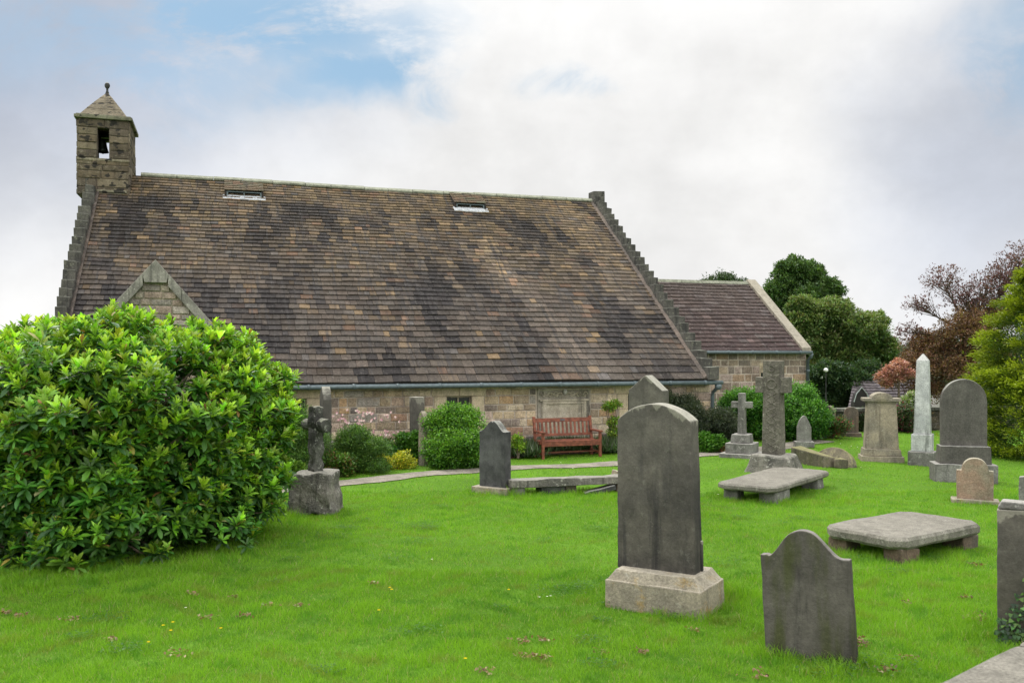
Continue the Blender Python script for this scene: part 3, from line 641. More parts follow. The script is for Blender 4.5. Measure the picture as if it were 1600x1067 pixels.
mb = MB(); masonry(mb, CX0-.1, CX1+.0, 0, 2.36, [cw], lambda x, d, z: (x, CW-d, z), [(.38, .31, .23), (.32, .26, .2), (.44, .36, .28), (.27, .22, .175), (.36, .29, .25), (.34, .25, .17), (.22, .19, .16)], rows=(.19, .27), wid=(.2, .4), dep=.02, gap=.03)
cwall = mb.build('chancel_wall', M_wallst, church)
mm = MB(); mm.box(CX0-.1, cw[0], CW-.006, CW+.3, -.1, 2.4); mm.box(cw[1], CX1-.005, CW-.006, CW+.3, -.1, 2.4); mm.box(cw[0], cw[1], CW-.005, CW+.3, -.1, cw[2]); mm.box(cw[0], cw[1], CW-.005, CW+.3, cw[3], 2.4)
mm.build('mortar_bed', M_mort, cwall)
f = MB(); pl = [(cw[0], cw[3]+.1), (cw[0], cw[3]-.2)]+[((cw[0]+cw[1])/2-.22*math.cos(a), cw[3]-.2+.24*math.sin(a)) for a in np.linspace(0, math.pi, 9)]+[(cw[1], cw[3]-.2), (cw[1], cw[3]+.1)]
f.prism(pl[::-1], CW-.02, CW+.15); f.box(cw[0], cw[0]+.03, CW-.02, CW+.15, cw[2], cw[3]-.2); f.box(cw[1]-.03, cw[1], CW-.02, CW+.15, cw[2], cw[3]-.2); f.box(cw[0]-.03, cw[1]+.03, CW-.03, CW+.15, cw[2]-.08, cw[2]-.002)
fr = f.build('window', M_dress, church); g = MB(); g.box(cw[0], cw[1], CW+.16, CW+.17, cw[2], cw[3]+.05); g.build('pane', M_glass, fr)
g = MB(); g.tube([(CX0-.05, CY-.08, CZE-.06), (CX1+.02, CY-.08, CZE-.06)], .05, 10); g.box(CX0, CX1-.05, CY-.05, CW-.01, CZE-.07, CZE-.045)
for k in range(7): xk = CX0+.3+k*.85; g.tube([(xk-.03, CY-.08, CZE-.06), (xk+.03, CY-.08, CZE-.06)], .06, 10)
g.build('gutter', M_gut, church, smooth=True)
g = MB(); dx = CX1+.02; g.tube([(dx, CY-.08, CZE-.1), (dx, CY-.02, CZE-.22), (dx, CW-.07, CZE-.3), (dx, CW-.07, 0)], .048, 10)
for zz_ in (.9, 1.75): g.tube([(dx, CW-.07, zz_), (dx, CW-.07, zz_+.06)], .065, 10)
g.build('downpipe', M_gut, church, smooth=True)
g = MB(); g.prism([(CY+.23, 0), (2*Wd-CY-.23, 0), (2*Wd-CY-.23, CZE-.03), (Wd, CZR-.05), (CY+.23, CZE-.03)], CX1-.32, CX1-.008, M=Matrix(((0, 1, 0, 0), (1, 0, 0, 0), (0, 0, 1, 0), (0, 0, 0, 1)))); g.build('gable_wall', M_buff, church)
g = MB(); g.box(CX0, CX1-.33, 2*Wd-CY-.4, 2*Wd-CY-.2, 0, CZE-.1); g.build('back_wall', M_buff, church)
g = MB(); cs_ = (CZR-CZE)/(Wd-CY)
for s_ in (0, 1):
    for i in range(4):
        ya, yb = CY-.08+(Wd-CY+.08)*i/4+.004, CY-.08+(Wd-CY+.08)*(i+1)/4-.004
        zf = lambda q: CZE+cs_*(q-CY)
        Y = (lambda q: q) if s_ == 0 else (lambda q: 2*Wd-q)
        g.add([(CX1-.34, Y(ya), zf(ya)-.06), (CX1, Y(ya), zf(ya)-.06), (CX1, Y(yb), zf(yb)-.06), (CX1-.34, Y(yb), zf(yb)-.06), (CX1-.34, Y(ya), zf(ya)+.15), (CX1, Y(ya), zf(ya)+.15), (CX1, Y(yb), zf(yb)+.15), (CX1-.34, Y(yb), zf(yb)+.15)], [(0, 1, 5, 4), (1, 2, 6, 5), (2, 3, 7, 6), (3, 0, 4, 7), (4, 5, 6, 7)])
g.build('skew_stones', M_skew, church, bevel=.01)
# ------------------------------------------------------------------ grave markers
def arch(zs, zc): return lambda u: zs+(zc-zs)*math.sqrt(max(0, 1-u*u))
def smooth(a, b, x): t_ = min(1, max(0, (x-a)/(b-a))); return t_*t_*(3-2*t_)
def loc(px, py, dz=0):
    x, y = G(px, py); return (x, y, float(gh(x, y))+dz)
def at(px, D): x = XD(px, D); return (x, D, float(gh(x, D)))
# big front headstone
e = empty('headstone', (1.375, 8.27, float(gh(1.37, 8.27))), -33, 'tallest dark headstone with a curved top and chipped buff plinth, in the middle foreground', 'headstone', tilt=(0, -1.0))
slab('stone_slab', .775, .21, lambda u: 1.715+.155*(1-abs(u)**2.1), M_dark, e, taper=.07, z0=.33, nx=30, nz=20, bevel=.012)
block('plinth', .94, .58, .33, M_plinth, e, z0=-.08, amp=.010, x=.045); block('plinth_bevel', .925, .565, .115, M_plinth, e, z0=.235, top=.82, amp=.012, bevel=.004, x=.045)
b = MB(); b.box(.32, .392, .05, .098, .3, .62, jit=.006); b.build('rear_buttress', M_dark, e, bevel=.01)
# shouldered foreground stone
def ogee(sh, pk, w_=.55):
    return lambda u: sh+(pk-sh)*(smooth(.98, .05, abs(u))**.8)-.0
slab('headstone', .66, .10, lambda u: .755+.02*(u < -.8)+.205*(.5*(1-smooth(.22, .88, abs(u+.03)))+.5*(math.cos(min(1, abs(u+.03)/.86)*math.pi)*.5+.5)), M_darkg, taper=.0, nx=40, nz=14, loc=(2.27, 6.76, float(gh(2.27, 6.76))), rot=(R(-4), R(-4), R(-28)), label='small shouldered headstone with green streaks tilting left in the right foreground', cat='headstone', bevel=.016)
# right edge headstone
e = empty('headstone', at(1600, 7.0), -30, 'broad dark headstone half covered with ivy at the right edge', 'headstone'); e.location.x = 4.22
slab('stone_slab', .72, .17, lambda u: 1.05, M_dark, e, nx=10, nz=8); block('coping', .72, .17, .06, M_grey, e, z0=1.052, top=.9, amp=.006)
# boundary wall bottom right corner
p0 = Vector((1.43, 2.99)); dv = Vector((.777, .63)); nv = Vector((.63, -.777)); z1 = 1.2
wb = empty('boundary_wall', (1.43+.63*.25, 2.99-.777*.25, 0), math.degrees(math.atan2(.63, .777)), 'low boundary wall with pale stone coping cutting across the bottom right corner', 'wall')
cpm = MB()
for i in range(-4, 6):
    xa = i*.95-.3; block('coping', .94, .52, .13, M_table, wb, z0=z1-.13, amp=.012, x=xa+.47, y=0, bevel=.02, freq=5)
mb = MB(); masonry(mb, -4, 5.5, -.1, z1-.13, [], lambda x, d, z: (x, .2+d, z), PAL); masonry(mb, -4, 5.5, -.1, z1-.13, [], lambda x, d, z: (x, -.2-d, z), PAL); mb.box(-4, 5.5, -.199, .199, -.1, z1-.14, (.3, .27, .22)); mb.build('rubble_wall', M_wallst, wb)
# table tombs
def table(name, center, rz, ln, wd, zt, th, mat, label, supports, cham=.14, tilt=(0, 0), smat=None, seed=0):
    e = empty(name, (center[0], center[1], float(gh(*center))), rz, label, 'table tomb', tilt=tilt)
    a, b_ = ln/2, wd/2; c = cham
    pl = [(-a+c, -b_), (a-c, -b_), (a, -b_+c), (a, b_-c), (a-c, b_), (-a+c, b_), (-a, b_-c), (-a, -b_+c)]
    bm = bmesh.new(); rings = [(zt-th, .97), (zt-th*.75, 1.), (zt-th*.25, 1.), (zt, .975)]
    vs = []
    for z, k in rings: vs.append([bm.verts.new((x*k if abs(k-1) < 1e-6 else x-(1-k)*.9*(1 if x > 0 else -1), y*k if abs(k-1) < 1e-6 else y-(1-k)*.9*(1 if y > 0 else -1), z)) for x, y in pl])
    for r0, r1 in zip(vs[:-1], vs[1:]):
        for i in range(8): bm.faces.new((r0[i], r0[(i+1) % 8], r1[(i+1) % 8], r1[i]))
    bm.faces.new(vs[-1]); bm.faces.new(vs[0][::-1])
    bmesh.ops.triangulate(bm, faces=bm.faces[:])
    bmesh.ops.subdivide_edges(bm, edges=bm.edges[:], cuts=5, use_grid_fill=True)
    for v in bm.verts: p = v.co*6+Vector((seed, 0, 0)); v.co += Vector((mn.noise(p), mn.noise(p+Vector((3, 1, 4))), mn.noise(p+Vector((1, 5, 9)))))*.012
    me = bpy.data.meshes.new('ledger_slab'); bm.to_mesh(me); bm.free(); me.materials.append(mat)
    o = bpy.data.objects.new('ledger_slab', me); COL.objects.link(o); o.parent = e
    for (sx, sy, w1, w2) in supports: block('support_stone', w1, w2, zt-th+.06, smat or M_brown, e, z0=-.07, x=sx, y=sy, amp=.025, top=.95, bevel=.02)
    return e
table('table_tomb', (4.66, 10.62), 34.5, 1.78, 1.04, .30, .13, M_table, 'pale ledger slab with cut corners on stone blocks, the nearest table tomb', [(-.62, -.36, .34, .25), (-.66, .34, .3, .25), (.70, -.30, .32, .3), (.68, .34, .3, .25), (-.1, 0, .3, .2)], seed=3)
table('table_tomb', (4.42, 14.95), 52, 2.6, .98, .29, .10, M_table, 'long pale ledger slab on low stone legs in front of the tall carved cross', [(-.95, -.30, .35, .3), (-1.0, .3, .3, .25), (.92, -.30, .3, .3), (.7, .3, .3, .25), (-.6, -.38, .3, .1)], cham=.13, seed=8, smat=M_grey)
e = empty('table_tomb', (.98, 14.9, float(gh(.98, 14.9))), 15, 'low narrow lichen-spotted slab between the small black and the tallest headstones', 'table tomb', tilt=(-3, 0))
block('ledger_slab', 2.15, .42, .12, M_rough, e, z0=.13, amp=.022, cuts=9, bevel=.012)
for sx, w1, mt in ((-.95, .22, M_grey), (-.35, .42, M_black), (-.03, .2, M_brown), (.9, .3, M_brown)): block('support_stone', w1, .3, .2, mt, e, z0=-.08, x=sx, amp=.02)
o = block('broken_slab', .55, .3, .08, M_black, e, z0=.0, amp=.02, x=0, y=0); o.location = (.45, -.12, -.02); o.rotation_euler = (0, R(-12), 0)
o = block('stone_fragment', .34, .22, .12, M_pink, amp=.03, loc=(*G(972, 746), 0), rot=(0, R(8), R(20))); tag(o, 'small pale pinkish stone in the grass left of the tallest headstone', 'stone')
# small black ogee headstone
e = empty('headstone', (-.28, 14.78, 0), -33, 'small blackened headstone with a pointed curved top standing left of the low slab', 'headstone')
slab('stone_slab', .52, .17, lambda u: 1.03+.17*(math.cos(min(1, abs(abs(u)-.06)/.85)*math.pi)*.5+.5)-(.02 if abs(u) < .04 else 0), M_black, e, z0=.1, nx=30); block('plinth', .70, .38, .17, M_plinth, e, z0=-.05)
# pointed stone behind
e = empty('headstone', (2.07, 13.5, 0), -34, 'dark headstone with a pointed gable top rising directly behind the tallest headstone', 'headstone')
slab('stone_slab', .56, .24, lambda u: 1.76+.23*(1-abs(u)), M_dark, e, z0=.2, nx=24, nz=14); block('plinth', .72, .4, .25, M_plinth, e, z0=-.03)
# old boulder cross
cx_, cy_ = XD(490, 13.1), 13.25
e = empty('old_cross', (cx_, cy_, 0), -40, 'stubby lichen-covered cross set in a rough boulder beside the large bush', 'cross')
bb_ = block('boulder_base', .70, .62, .60, M_rough, e, z0=-.04, top=.80, amp=.045, freq=5, cuts=9, bevel=.03); bb_.rotation_euler = (0, 0, R(34))
def stick(mb, x0, x1, y0, y1, z0, z1, k=6):
    pass
block('cross_shaft', .17, .15, 1.0, M_cross, e, z0=.52, amp=.035, freq=11, cuts=12, bevel=.0)
b = MB(); b.tube([(-.27, 0, 1.25), (-.25, 0, 1.25), (-.2, 0, 1.25), (-.12, 0, 1.26), (.1, 0, 1.27), (.14, 0, 1.26), (.25, 0, 1.25), (.265, 0, 1.25)], [.05, .08, .09, .065, .07, .1, .105, .08], 14); b.v = [tuple(v) for v in roughen(b.v, .018, 12.)]; b.build('cross_arms', M_cross, e, smooth=False)
# tall headstone edge on
e = empty('headstone', (-3.72, 17.8, 0), -66, 'tall narrow grey headstone seen edge-on between the old cross and the church wall', 'headstone')
slab('stone_slab', .34, .17, lambda u: 1.40+.26*(1-abs(u)**1.6), M_dark, e, z0=.5, nx=14); block('plinth', .46, .3, .6, M_dark, e, z0=-.03)
# block near wall, small pointed stone
e = slab('headstone', .27, .2, lambda u: 1.39, M_dark, nx=6, nz=8, loc=at(651.5, 19.2), rot=(0, 0, R(-40)), label='square-topped dark grave pillar behind the two-lobed bush by the wall', cat='headstone')
slab('headstone', .22, .10, lambda u: 1.0+.13*(1-abs(u)**1.5), M_buff, nx=10, nz=8, loc=at(661, 18.45), rot=(0, 0, R(-55)), label='thin pale pointed headstone standing in the two-lobed bush by the wall', cat='headstone')
# cross on steps
e = empty('stepped_cross', (5.12, 19.85, 0), -28, 'plain grey Latin cross on three square steps beside the path', 'cross')
block('lower_step', .82, .82, .16, M_grey, e, z0=-.04, amp=.006); block('middle_step', .60, .60, .22, M_grey, e, z0=.121, amp=.006); block('upper_step', .42, .42, .19, M_grey, e, z0=.342, top=.9, amp=.005)
b = MB(); b.frustum(.53, 1.44, .085, .07, .08, .07); b.build('cross_shaft', M_grey, e, bevel=.01); b = MB(); b.box(-.23, .23, -.062, .062, 1.11, 1.25); b.build('cross_arms', M_grey, e, bevel=.01)
# celtic cross
M_celt = stone('interlaced_celtic_stone', (.16, .148, .122), (.115, .105, .088), samt=.4, lamt=.5, lichen=(.36, .34, .28), top=(.3, .28, .23), bump=.025, pit=1.2, fine=22)
e = empty('celtic_cross', (5.12, 17.45, 0), -34, 'tall carved Celtic cross on a rounded boulder base in front of the chancel', 'cross')
block('boulder_base', 1.0, .75, .40, M_rough, e, z0=-.05, top=.74, amp=.05, freq=3, cuts=7, bevel=.05)
b = MB(); b.frustum(.3, 1.66, .19, .165, .15, .13); sh_ = b
b = MB(); b.box(-.17, .17, -.135, .135, 1.66, 2.18, jit=.008); b.box(-.32, -.16, -.145, .145, 1.55, 1.85, jit=.008); b.box(.16, .32, -.145, .145, 1.55, 1.85, jit=.008)
for a in np.linspace(0, 2*math.pi, 17)[:-1]: b.tube([(.09*math.cos(a), -.14, 1.72+.09*math.sin(a)), (.09*math.cos(a+.39), -.14, 1.72+.09*math.sin(a+.39))], .014, 5)
for a in np.linspace(0, 2*math.pi, 13)[:-1]: b.tube([(.06*math.cos(a), -.14, 2.02+.06*math.sin(a)), (.06*math.cos(a+.52), -.14, 2.02+.06*math.sin(a+.52))], .012, 5)
b.build('cross_head', M_celt, e, bevel=.02)
b = sh_
for k in range(26):   # interlaced strands running down the shaft
    z_ = .4+k*.048; b.tube([(.1*math.sin(k*1.1), -.152+.014*z_/1.4, z_), (.1*math.sin((k+1)*1.1), -.152+.014*z_/1.4, z_+.048)], .010, 5); b.tube([(-.1*math.sin(k*1.1), -.152+.014*z_/1.4, z_), (-.1*math.sin((k+1)*1.1), -.152+.014*z_/1.4, z_+.048)], .010, 5)
b.build('cross_shaft', M_celt, e, bevel=.008)
# small lancet stone
e = empty('headstone', (XD(1256, 22.3), 22.3, 0), -8, 'small pale headstone with a pointed arch top in front of the round green bush', 'headstone')
slab('stone_slab', .34, .12, lambda u: .48+.29*(1-abs(u)**1.8), M_grey, e, z0=.12, nx=20); block('plinth', .47, .26, .15, M_grey, e, z0=-.02)
# broken tomb pieces
e = empty('broken_tomb', (6.25, 18.4, 0), -62, 'broken mossy tomb blocks and half a rounded slab right of the carved cross', 'tomb')
b = MB(); b.add([(-.48, -.2, 0), (.42, -.2, 0), (.42, .2, 0), (-.48, .2, 0), (-.48, -.2, .36), (.42, -.2, .27), (.42, .16, .2), (-.48, .1, .38)], [(3, 2, 1, 0), (4, 5, 6, 7), (0, 1, 5, 4), (1, 2, 6, 5), (2, 3, 7, 6), (3, 0, 4, 7)]); b.build('tomb_block', M_mossy, e, bevel=.03)
b = MB(); n_ = 14; pl = [(.55*math.cos(a), .42*math.sin(a)) for a in np.linspace(0, math.pi, n_)]
b.prism(pl[::-1], -.08, .08, M=Matrix.Translation((.1, .42, -.04)) @ Matrix.Rotation(R(-28), 4, 'X') @ Matrix.Rotation(R(10), 4, 'Y')); b.build('rounded_slab', M_mossy, e, bevel=.02)
b = MB(); b.box(.45, .66, .0, .24, 0, .2, jit=.02); b.build('loose_block', M_mossy, e, bevel=.03)
# far headstones
e = empty('headstone', at(1330, 24.7), -12, 'dark round-topped headstone in the far corner left of the pedestal monument', 'headstone')
slab('stone_slab', .37, .12, arch(.68, .82), M_brown, e, z0=.1, nx=18); block('plinth', .5, .3, .14, M_brown, e, z0=-.03)
slab('headstone', .30, .16, lambda u: .82-.1*u*u, M_brown, nx=8, nz=8, loc=at(1296, 25.2), rot=(0, 0, R(-50)), label='brown headstone half hidden by red-flowered shrubs in the far corner', cat='headstone')
# pedestal monument
e = empty('pedestal_monument', (7.98, 19.3, 0), -14, 'squat buff pedestal monument with a segmental arched cap left of the obelisk', 'monument')
block('lower_step', .86, .58, .15, M_buff, e, z0=-.03); block('upper_step', .78, .50, .15, M_buff, e, z0=.121, top=.94)
b = MB(); b.frustum(.27, 1.25, .34, .29, .19, .16); b.build('die', M_buff, e, bevel=.012)
b = MB(); b.box(-.31, .31, -.18, .18, 1.25, 1.29); b.box(-.385, .385, -.22, .22, 1.29, 1.36); b.prism([(-.21, 1.36)]+[(-.21*math.cos(a), 1.36+.12*math.sin(a)) for a in np.linspace(.25, math.pi-.25, 12)]+[(.21, 1.36)][::1], -.22, .22); b.build('cornice', M_buff, e, bevel=.012)
b = MB(); b.prism([(-.13*math.cos(a), 1.34+.09*math.sin(a)) for a in np.linspace(0, math.pi, 10)], -.235, -.21); b.build('cap_medallion', M_buff, e)
# obelisk
e = empty('obelisk', (8.58, 18.65, 0), -32, 'slender white marble obelisk between the pedestal monument and the dark arched headstone', 'obelisk', tilt=(0, .4))
block('base', .50, .50, .31, M_grey, e, z0=-.03, amp=.006); block('pedestal', .39, .39, .36, M_marble, e, z0=.281, amp=.004)
b = MB(); b.frustum(.64, 2.17, .155, .115); b.frustum(2.17, 2.31, .115, .012); b.build('shaft', M_marble, e, bevel=.008)
# large arched headstone
M_gran = stone('smooth_dark_grey_stone', (.078, .073, .066), (.10, .094, .084), samt=.25, lamt=.1, lichen=(.2, .2, .18), top=(.3, .3, .27), bump=.004)
e = empty('headstone', (8.22, 16.25, 0), -14, 'large dark round-arched headstone on a two-step base in front of the golden conifer', 'headstone')
block('lower_step', 1.04, .50, .34, M_grey, e, z0=-.02, amp=.008); block('upper_step', .86, .38, .32, M_gran, e, z0=.321, top=.96, amp=.006)
slab('stone_slab', .76, .16, lambda u: 1.44+.41*math.sqrt(max(0, 1-u*u)), M_gran, e, z0=.62, nx=40, nz=14, amp=.003)
# pink small
e = empty('headstone', (7.12, 13.72, 0), -24, 'small pinkish headstone with a rounded head on shoulders near the right edge', 'headstone')
slab('stone_slab', .50, .17, lambda u: (.52 if abs(u) > .74 else .52+.19*math.sqrt(max(0, 1-(u/.74)**2))), M_pink, e, z0=.05, nx=46, nz=10, bevel=.008); block('plinth', .66, .28, .12, M_plinth, e, z0=-.04)
slab('headstone', .5, .13, lambda u: .50+.04*(1-abs(u)), M_grey, nx=10, nz=8, loc=(7.68, 13.0, 0), rot=(0, 0, R(-35)), label='grey headstone cut by the right edge of the photo, beside the small pinkish one', cat='headstone')
# ------------------------------------------------------------------ bench
e = empty('park_bench', (1.27, 20.25, float(gh(1.27, 20.25))), 20, 'red-brown wooden memorial bench on the grass before the church wall', 'bench')
bw, sh = .70, .38
for sx in (-1, 1):
    b = MB(); b.box(sx*bw-.03, sx*bw+.03, -.25, -.19, -.02, .56); b.build('front_leg', M_wood, e, bevel=.005)
    b = MB(); b.add([(sx*bw+dx_, y_, z_) for z_, y_ in ((-.02, .22), (sh, .22), (.90, .31)) for dx_, y_ in ((-.03, y_), (.03, y_), (.03, y_+.06), (-.03, y_+.06))], [(3, 2, 1, 0)]+[(k*4+i, k*4+(i+1) % 4, k*4+4+(i+1) % 4, k*4+4+i) for k in range(2) for i in range(4)]+[(8, 9, 10, 11)]); b.build('rear_leg', M_wood, e, bevel=.005)
    b = MB(); b.box(sx*bw-.045, sx*bw+.045, -.29, .25, .562, .60); b.build('armrest', M_wood, e, bevel=.012)
    b = MB(); b.box(sx*bw-.02, sx*bw+.02, -.19, .22, .08, .13); b.box(sx*bw-.02, sx*bw+.02, -.19, .22, sh-.08, sh-.02); b.build('side_rail', M_wood, e, bevel=.004)
b = MB()
for k in range(5): b.box(-bw-.02, bw+.02, -.24+k*.092, -.24+k*.092+.075, sh-.018+(-.012 if k in (2, 3) else 0), sh+.008+(-.012 if k in (2, 3) else 0))
b.build('seat', M_wood, e, bevel=.004)
b = MB(); b.box(-bw+.03, bw-.03, -.245, -.205, sh-.11, sh-.02); b.build('front_rail', M_wood, e, bevel=.004)
b = MB(); Mx = Matrix.Translation((0, .235, sh)) @ Matrix.Rotation(R(-9.8), 4, 'X')
b.box(-bw+.03, bw-.03, 0, .035, .40, .49, M=Mx); b.box(-bw+.03, bw-.03, 0, .035, .08, .14, M=Mx)
for k in range(13): xk = -bw+.09+k*(2*bw-.18)/12; b.box(xk-.024, xk+.024, .008, .027, .141, .399, M=Mx)
b.build('backrest', M_wood, e, bevel=.003)
b = MB(); b.box(-.06, .06, -.006, -.001, .425, .465, M=Mx); b.build('plaque', plain('dark_plaque', (.06, .06, .065), .4, .5), e)
b = MB(); b.box(-bw+.02, bw-.02, -.02, .02, .1, .13); b.build('stretcher', M_wood, e)
# ------------------------------------------------------------------ leaves
def unit(v): return v/np.maximum(np.linalg.norm(v, axis=-1, keepdims=True), 1e-9)
T_OV = (np.array([[0, 0, 0], [.5, .42, .04], [0, 1, -.12], [-.5, .42, .04]]), np.array([[0, 1, 2], [0, 2, 3]]))
T_BIG = (np.array([[0, 0, 0], [.34, .3, .05], [.5, .62, .04], [.3, .88, -.04], [0, 1, -.12], [-.3, .88, -.04], [-.5, .62, .04], [-.34, .3, .05], [0, .32, -.01], [0, .66, -.03]]),
    np.array([[0, 1, 8], [1, 2, 9], [1, 9, 8], [2, 3, 9], [3, 4, 9], [4, 5, 9], [5, 6, 9], [0, 8, 7], [8, 9, 6], [8, 6, 7]]))
def leaves(P_, D_, UP, size, width, colr, T=T_OV):
    N_ = len(P_); D_ = unit(D_); X_ = unit(np.cross(D_, UP)); Z_ = np.cross(X_, D_); tv, tf = T; k = len(tv)
    size = np.broadcast_to(size, (N_,))[:, None, None]; width = np.broadcast_to(width, (N_,))[:, None, None]
    V = P_[:, None]+X_[:, None]*tv[None, :, 0:1]*width+D_[:, None]*tv[None, :, 1:2]*size+Z_[:, None]*tv[None, :, 2:3]*size
    F = (np.arange(N_)[:, None, None]*k+tf[None]).reshape(-1, 3)
    return V.reshape(-1, 3), F, np.repeat(colr, k, 0)
def pack(lst):
    o = 0; A, B, C_ = [], [], []
    for V, F, C in lst: A.append(V); B.append(F+o); C_.append(C); o += len(V)
    return np.concatenate(A), np.concatenate(B), np.concatenate(C_)
def rdir(n): return unit(rng.normal(0, 1, (n, 3)))
def palette(n, cols, jitter=.18):
    c = np.array(cols)[rng.integers(0, len(cols), n)]; return c*(1+rng.normal(0, jitter, (n, 1)))*(1+rng.normal(0, jitter*.35, (n, 3)))
def crown(clumps, nleaf, size, cols, sub=60, asp=.5, flat=.85, up=.3, hollow=.55, subr=.24, tipcols=None, tipz=.55, fill=.4):
    cl_ = np.array(clumps, float); wts = cl_[:, 3]**2; wts /= wts.sum(); out_ = []
    for (x, y, z, r), wt in zip(cl_, wts):
        ns = max(8, int(sub*r/np.mean(cl_[:, 3]))); sd = rdir(ns); sd[:, 2] = np.abs(sd[:, 2])-.55*rng.random(ns); sd = unit(sd); sr = r*rng.uniform(hollow, 1.08, ns)
        sc = np.array([x, y, z])+sd*sr[:, None]*np.array([1, 1, flat]); n_ = int(nleaf*wt*(1-fill)); nf = int(nleaf*wt*fill)
        k = rng.integers(0, ns, n_); d = rdir(n_); rad = r*subr*rng.uniform(.5, 1.5, ns)[k]*rng.uniform(.1, 1, n_)**.6
        p = sc[k]+d*rad[:, None]*np.array([1, 1, .75])
        c = palette(n_, cols)*rng.uniform(.8, 1.2, ns)[k][:, None]
        if tipcols is not None:
            tsel = ((d*.5+sd[k]*.6)[:, 2] > tipz-rng.random(n_)*.8); c[tsel] = palette(int(tsel.sum()), tipcols)
        d2 = rdir(nf); p = np.concatenate([p, np.array([x, y, z])+d2*(r*.92*rng.random(nf)**.45)[:, None]*np.array([1, 1, flat])]); c = np.concatenate([c, palette(nf, cols)]); d = np.concatenate([d, d2]); n_ += nf
        D_ = unit(d+rdir(n_)*.9+np.array([0, 0, up])); UP = unit(rdir(n_)*.7+np.array([0, 0, 1.]))
        s_ = size*rng.uniform(.6, 1.3, n_); out_.append(leaves(p, D_, UP, s_, s_*asp, np.clip(c, .004, 1)))
    return pack(out_)
def shrub(name, label, cat, base, clumps, nleaf, size, cols, mat=None, group=None, stems=True, **k):
    e = empty(name, base, 0, label, cat, group); V, F, C = crown(clumps, nleaf, size, cols, **k)
    V[:, 2] = np.maximum(V[:, 2], .01)
    mesh('foliage', V, F, mat or M_leaf, e, col=C)
    if stems:
        b = MB()
        for x, y, z, r in clumps[:8]:
            for q in range(3):
                a = random.uniform(0, 6.28); b.tube([(x*.3, y*.3, 0), (x*.7+.2*r*math.cos(a), y*.7+.2*r*math.sin(a), z*.6), (x+.6*r*math.cos(a), y+.6*r*math.sin(a), z+.3*r)], [.02+.01*r, .015, .005], 5)
        b.build('stems', M_twig, e)
    return e
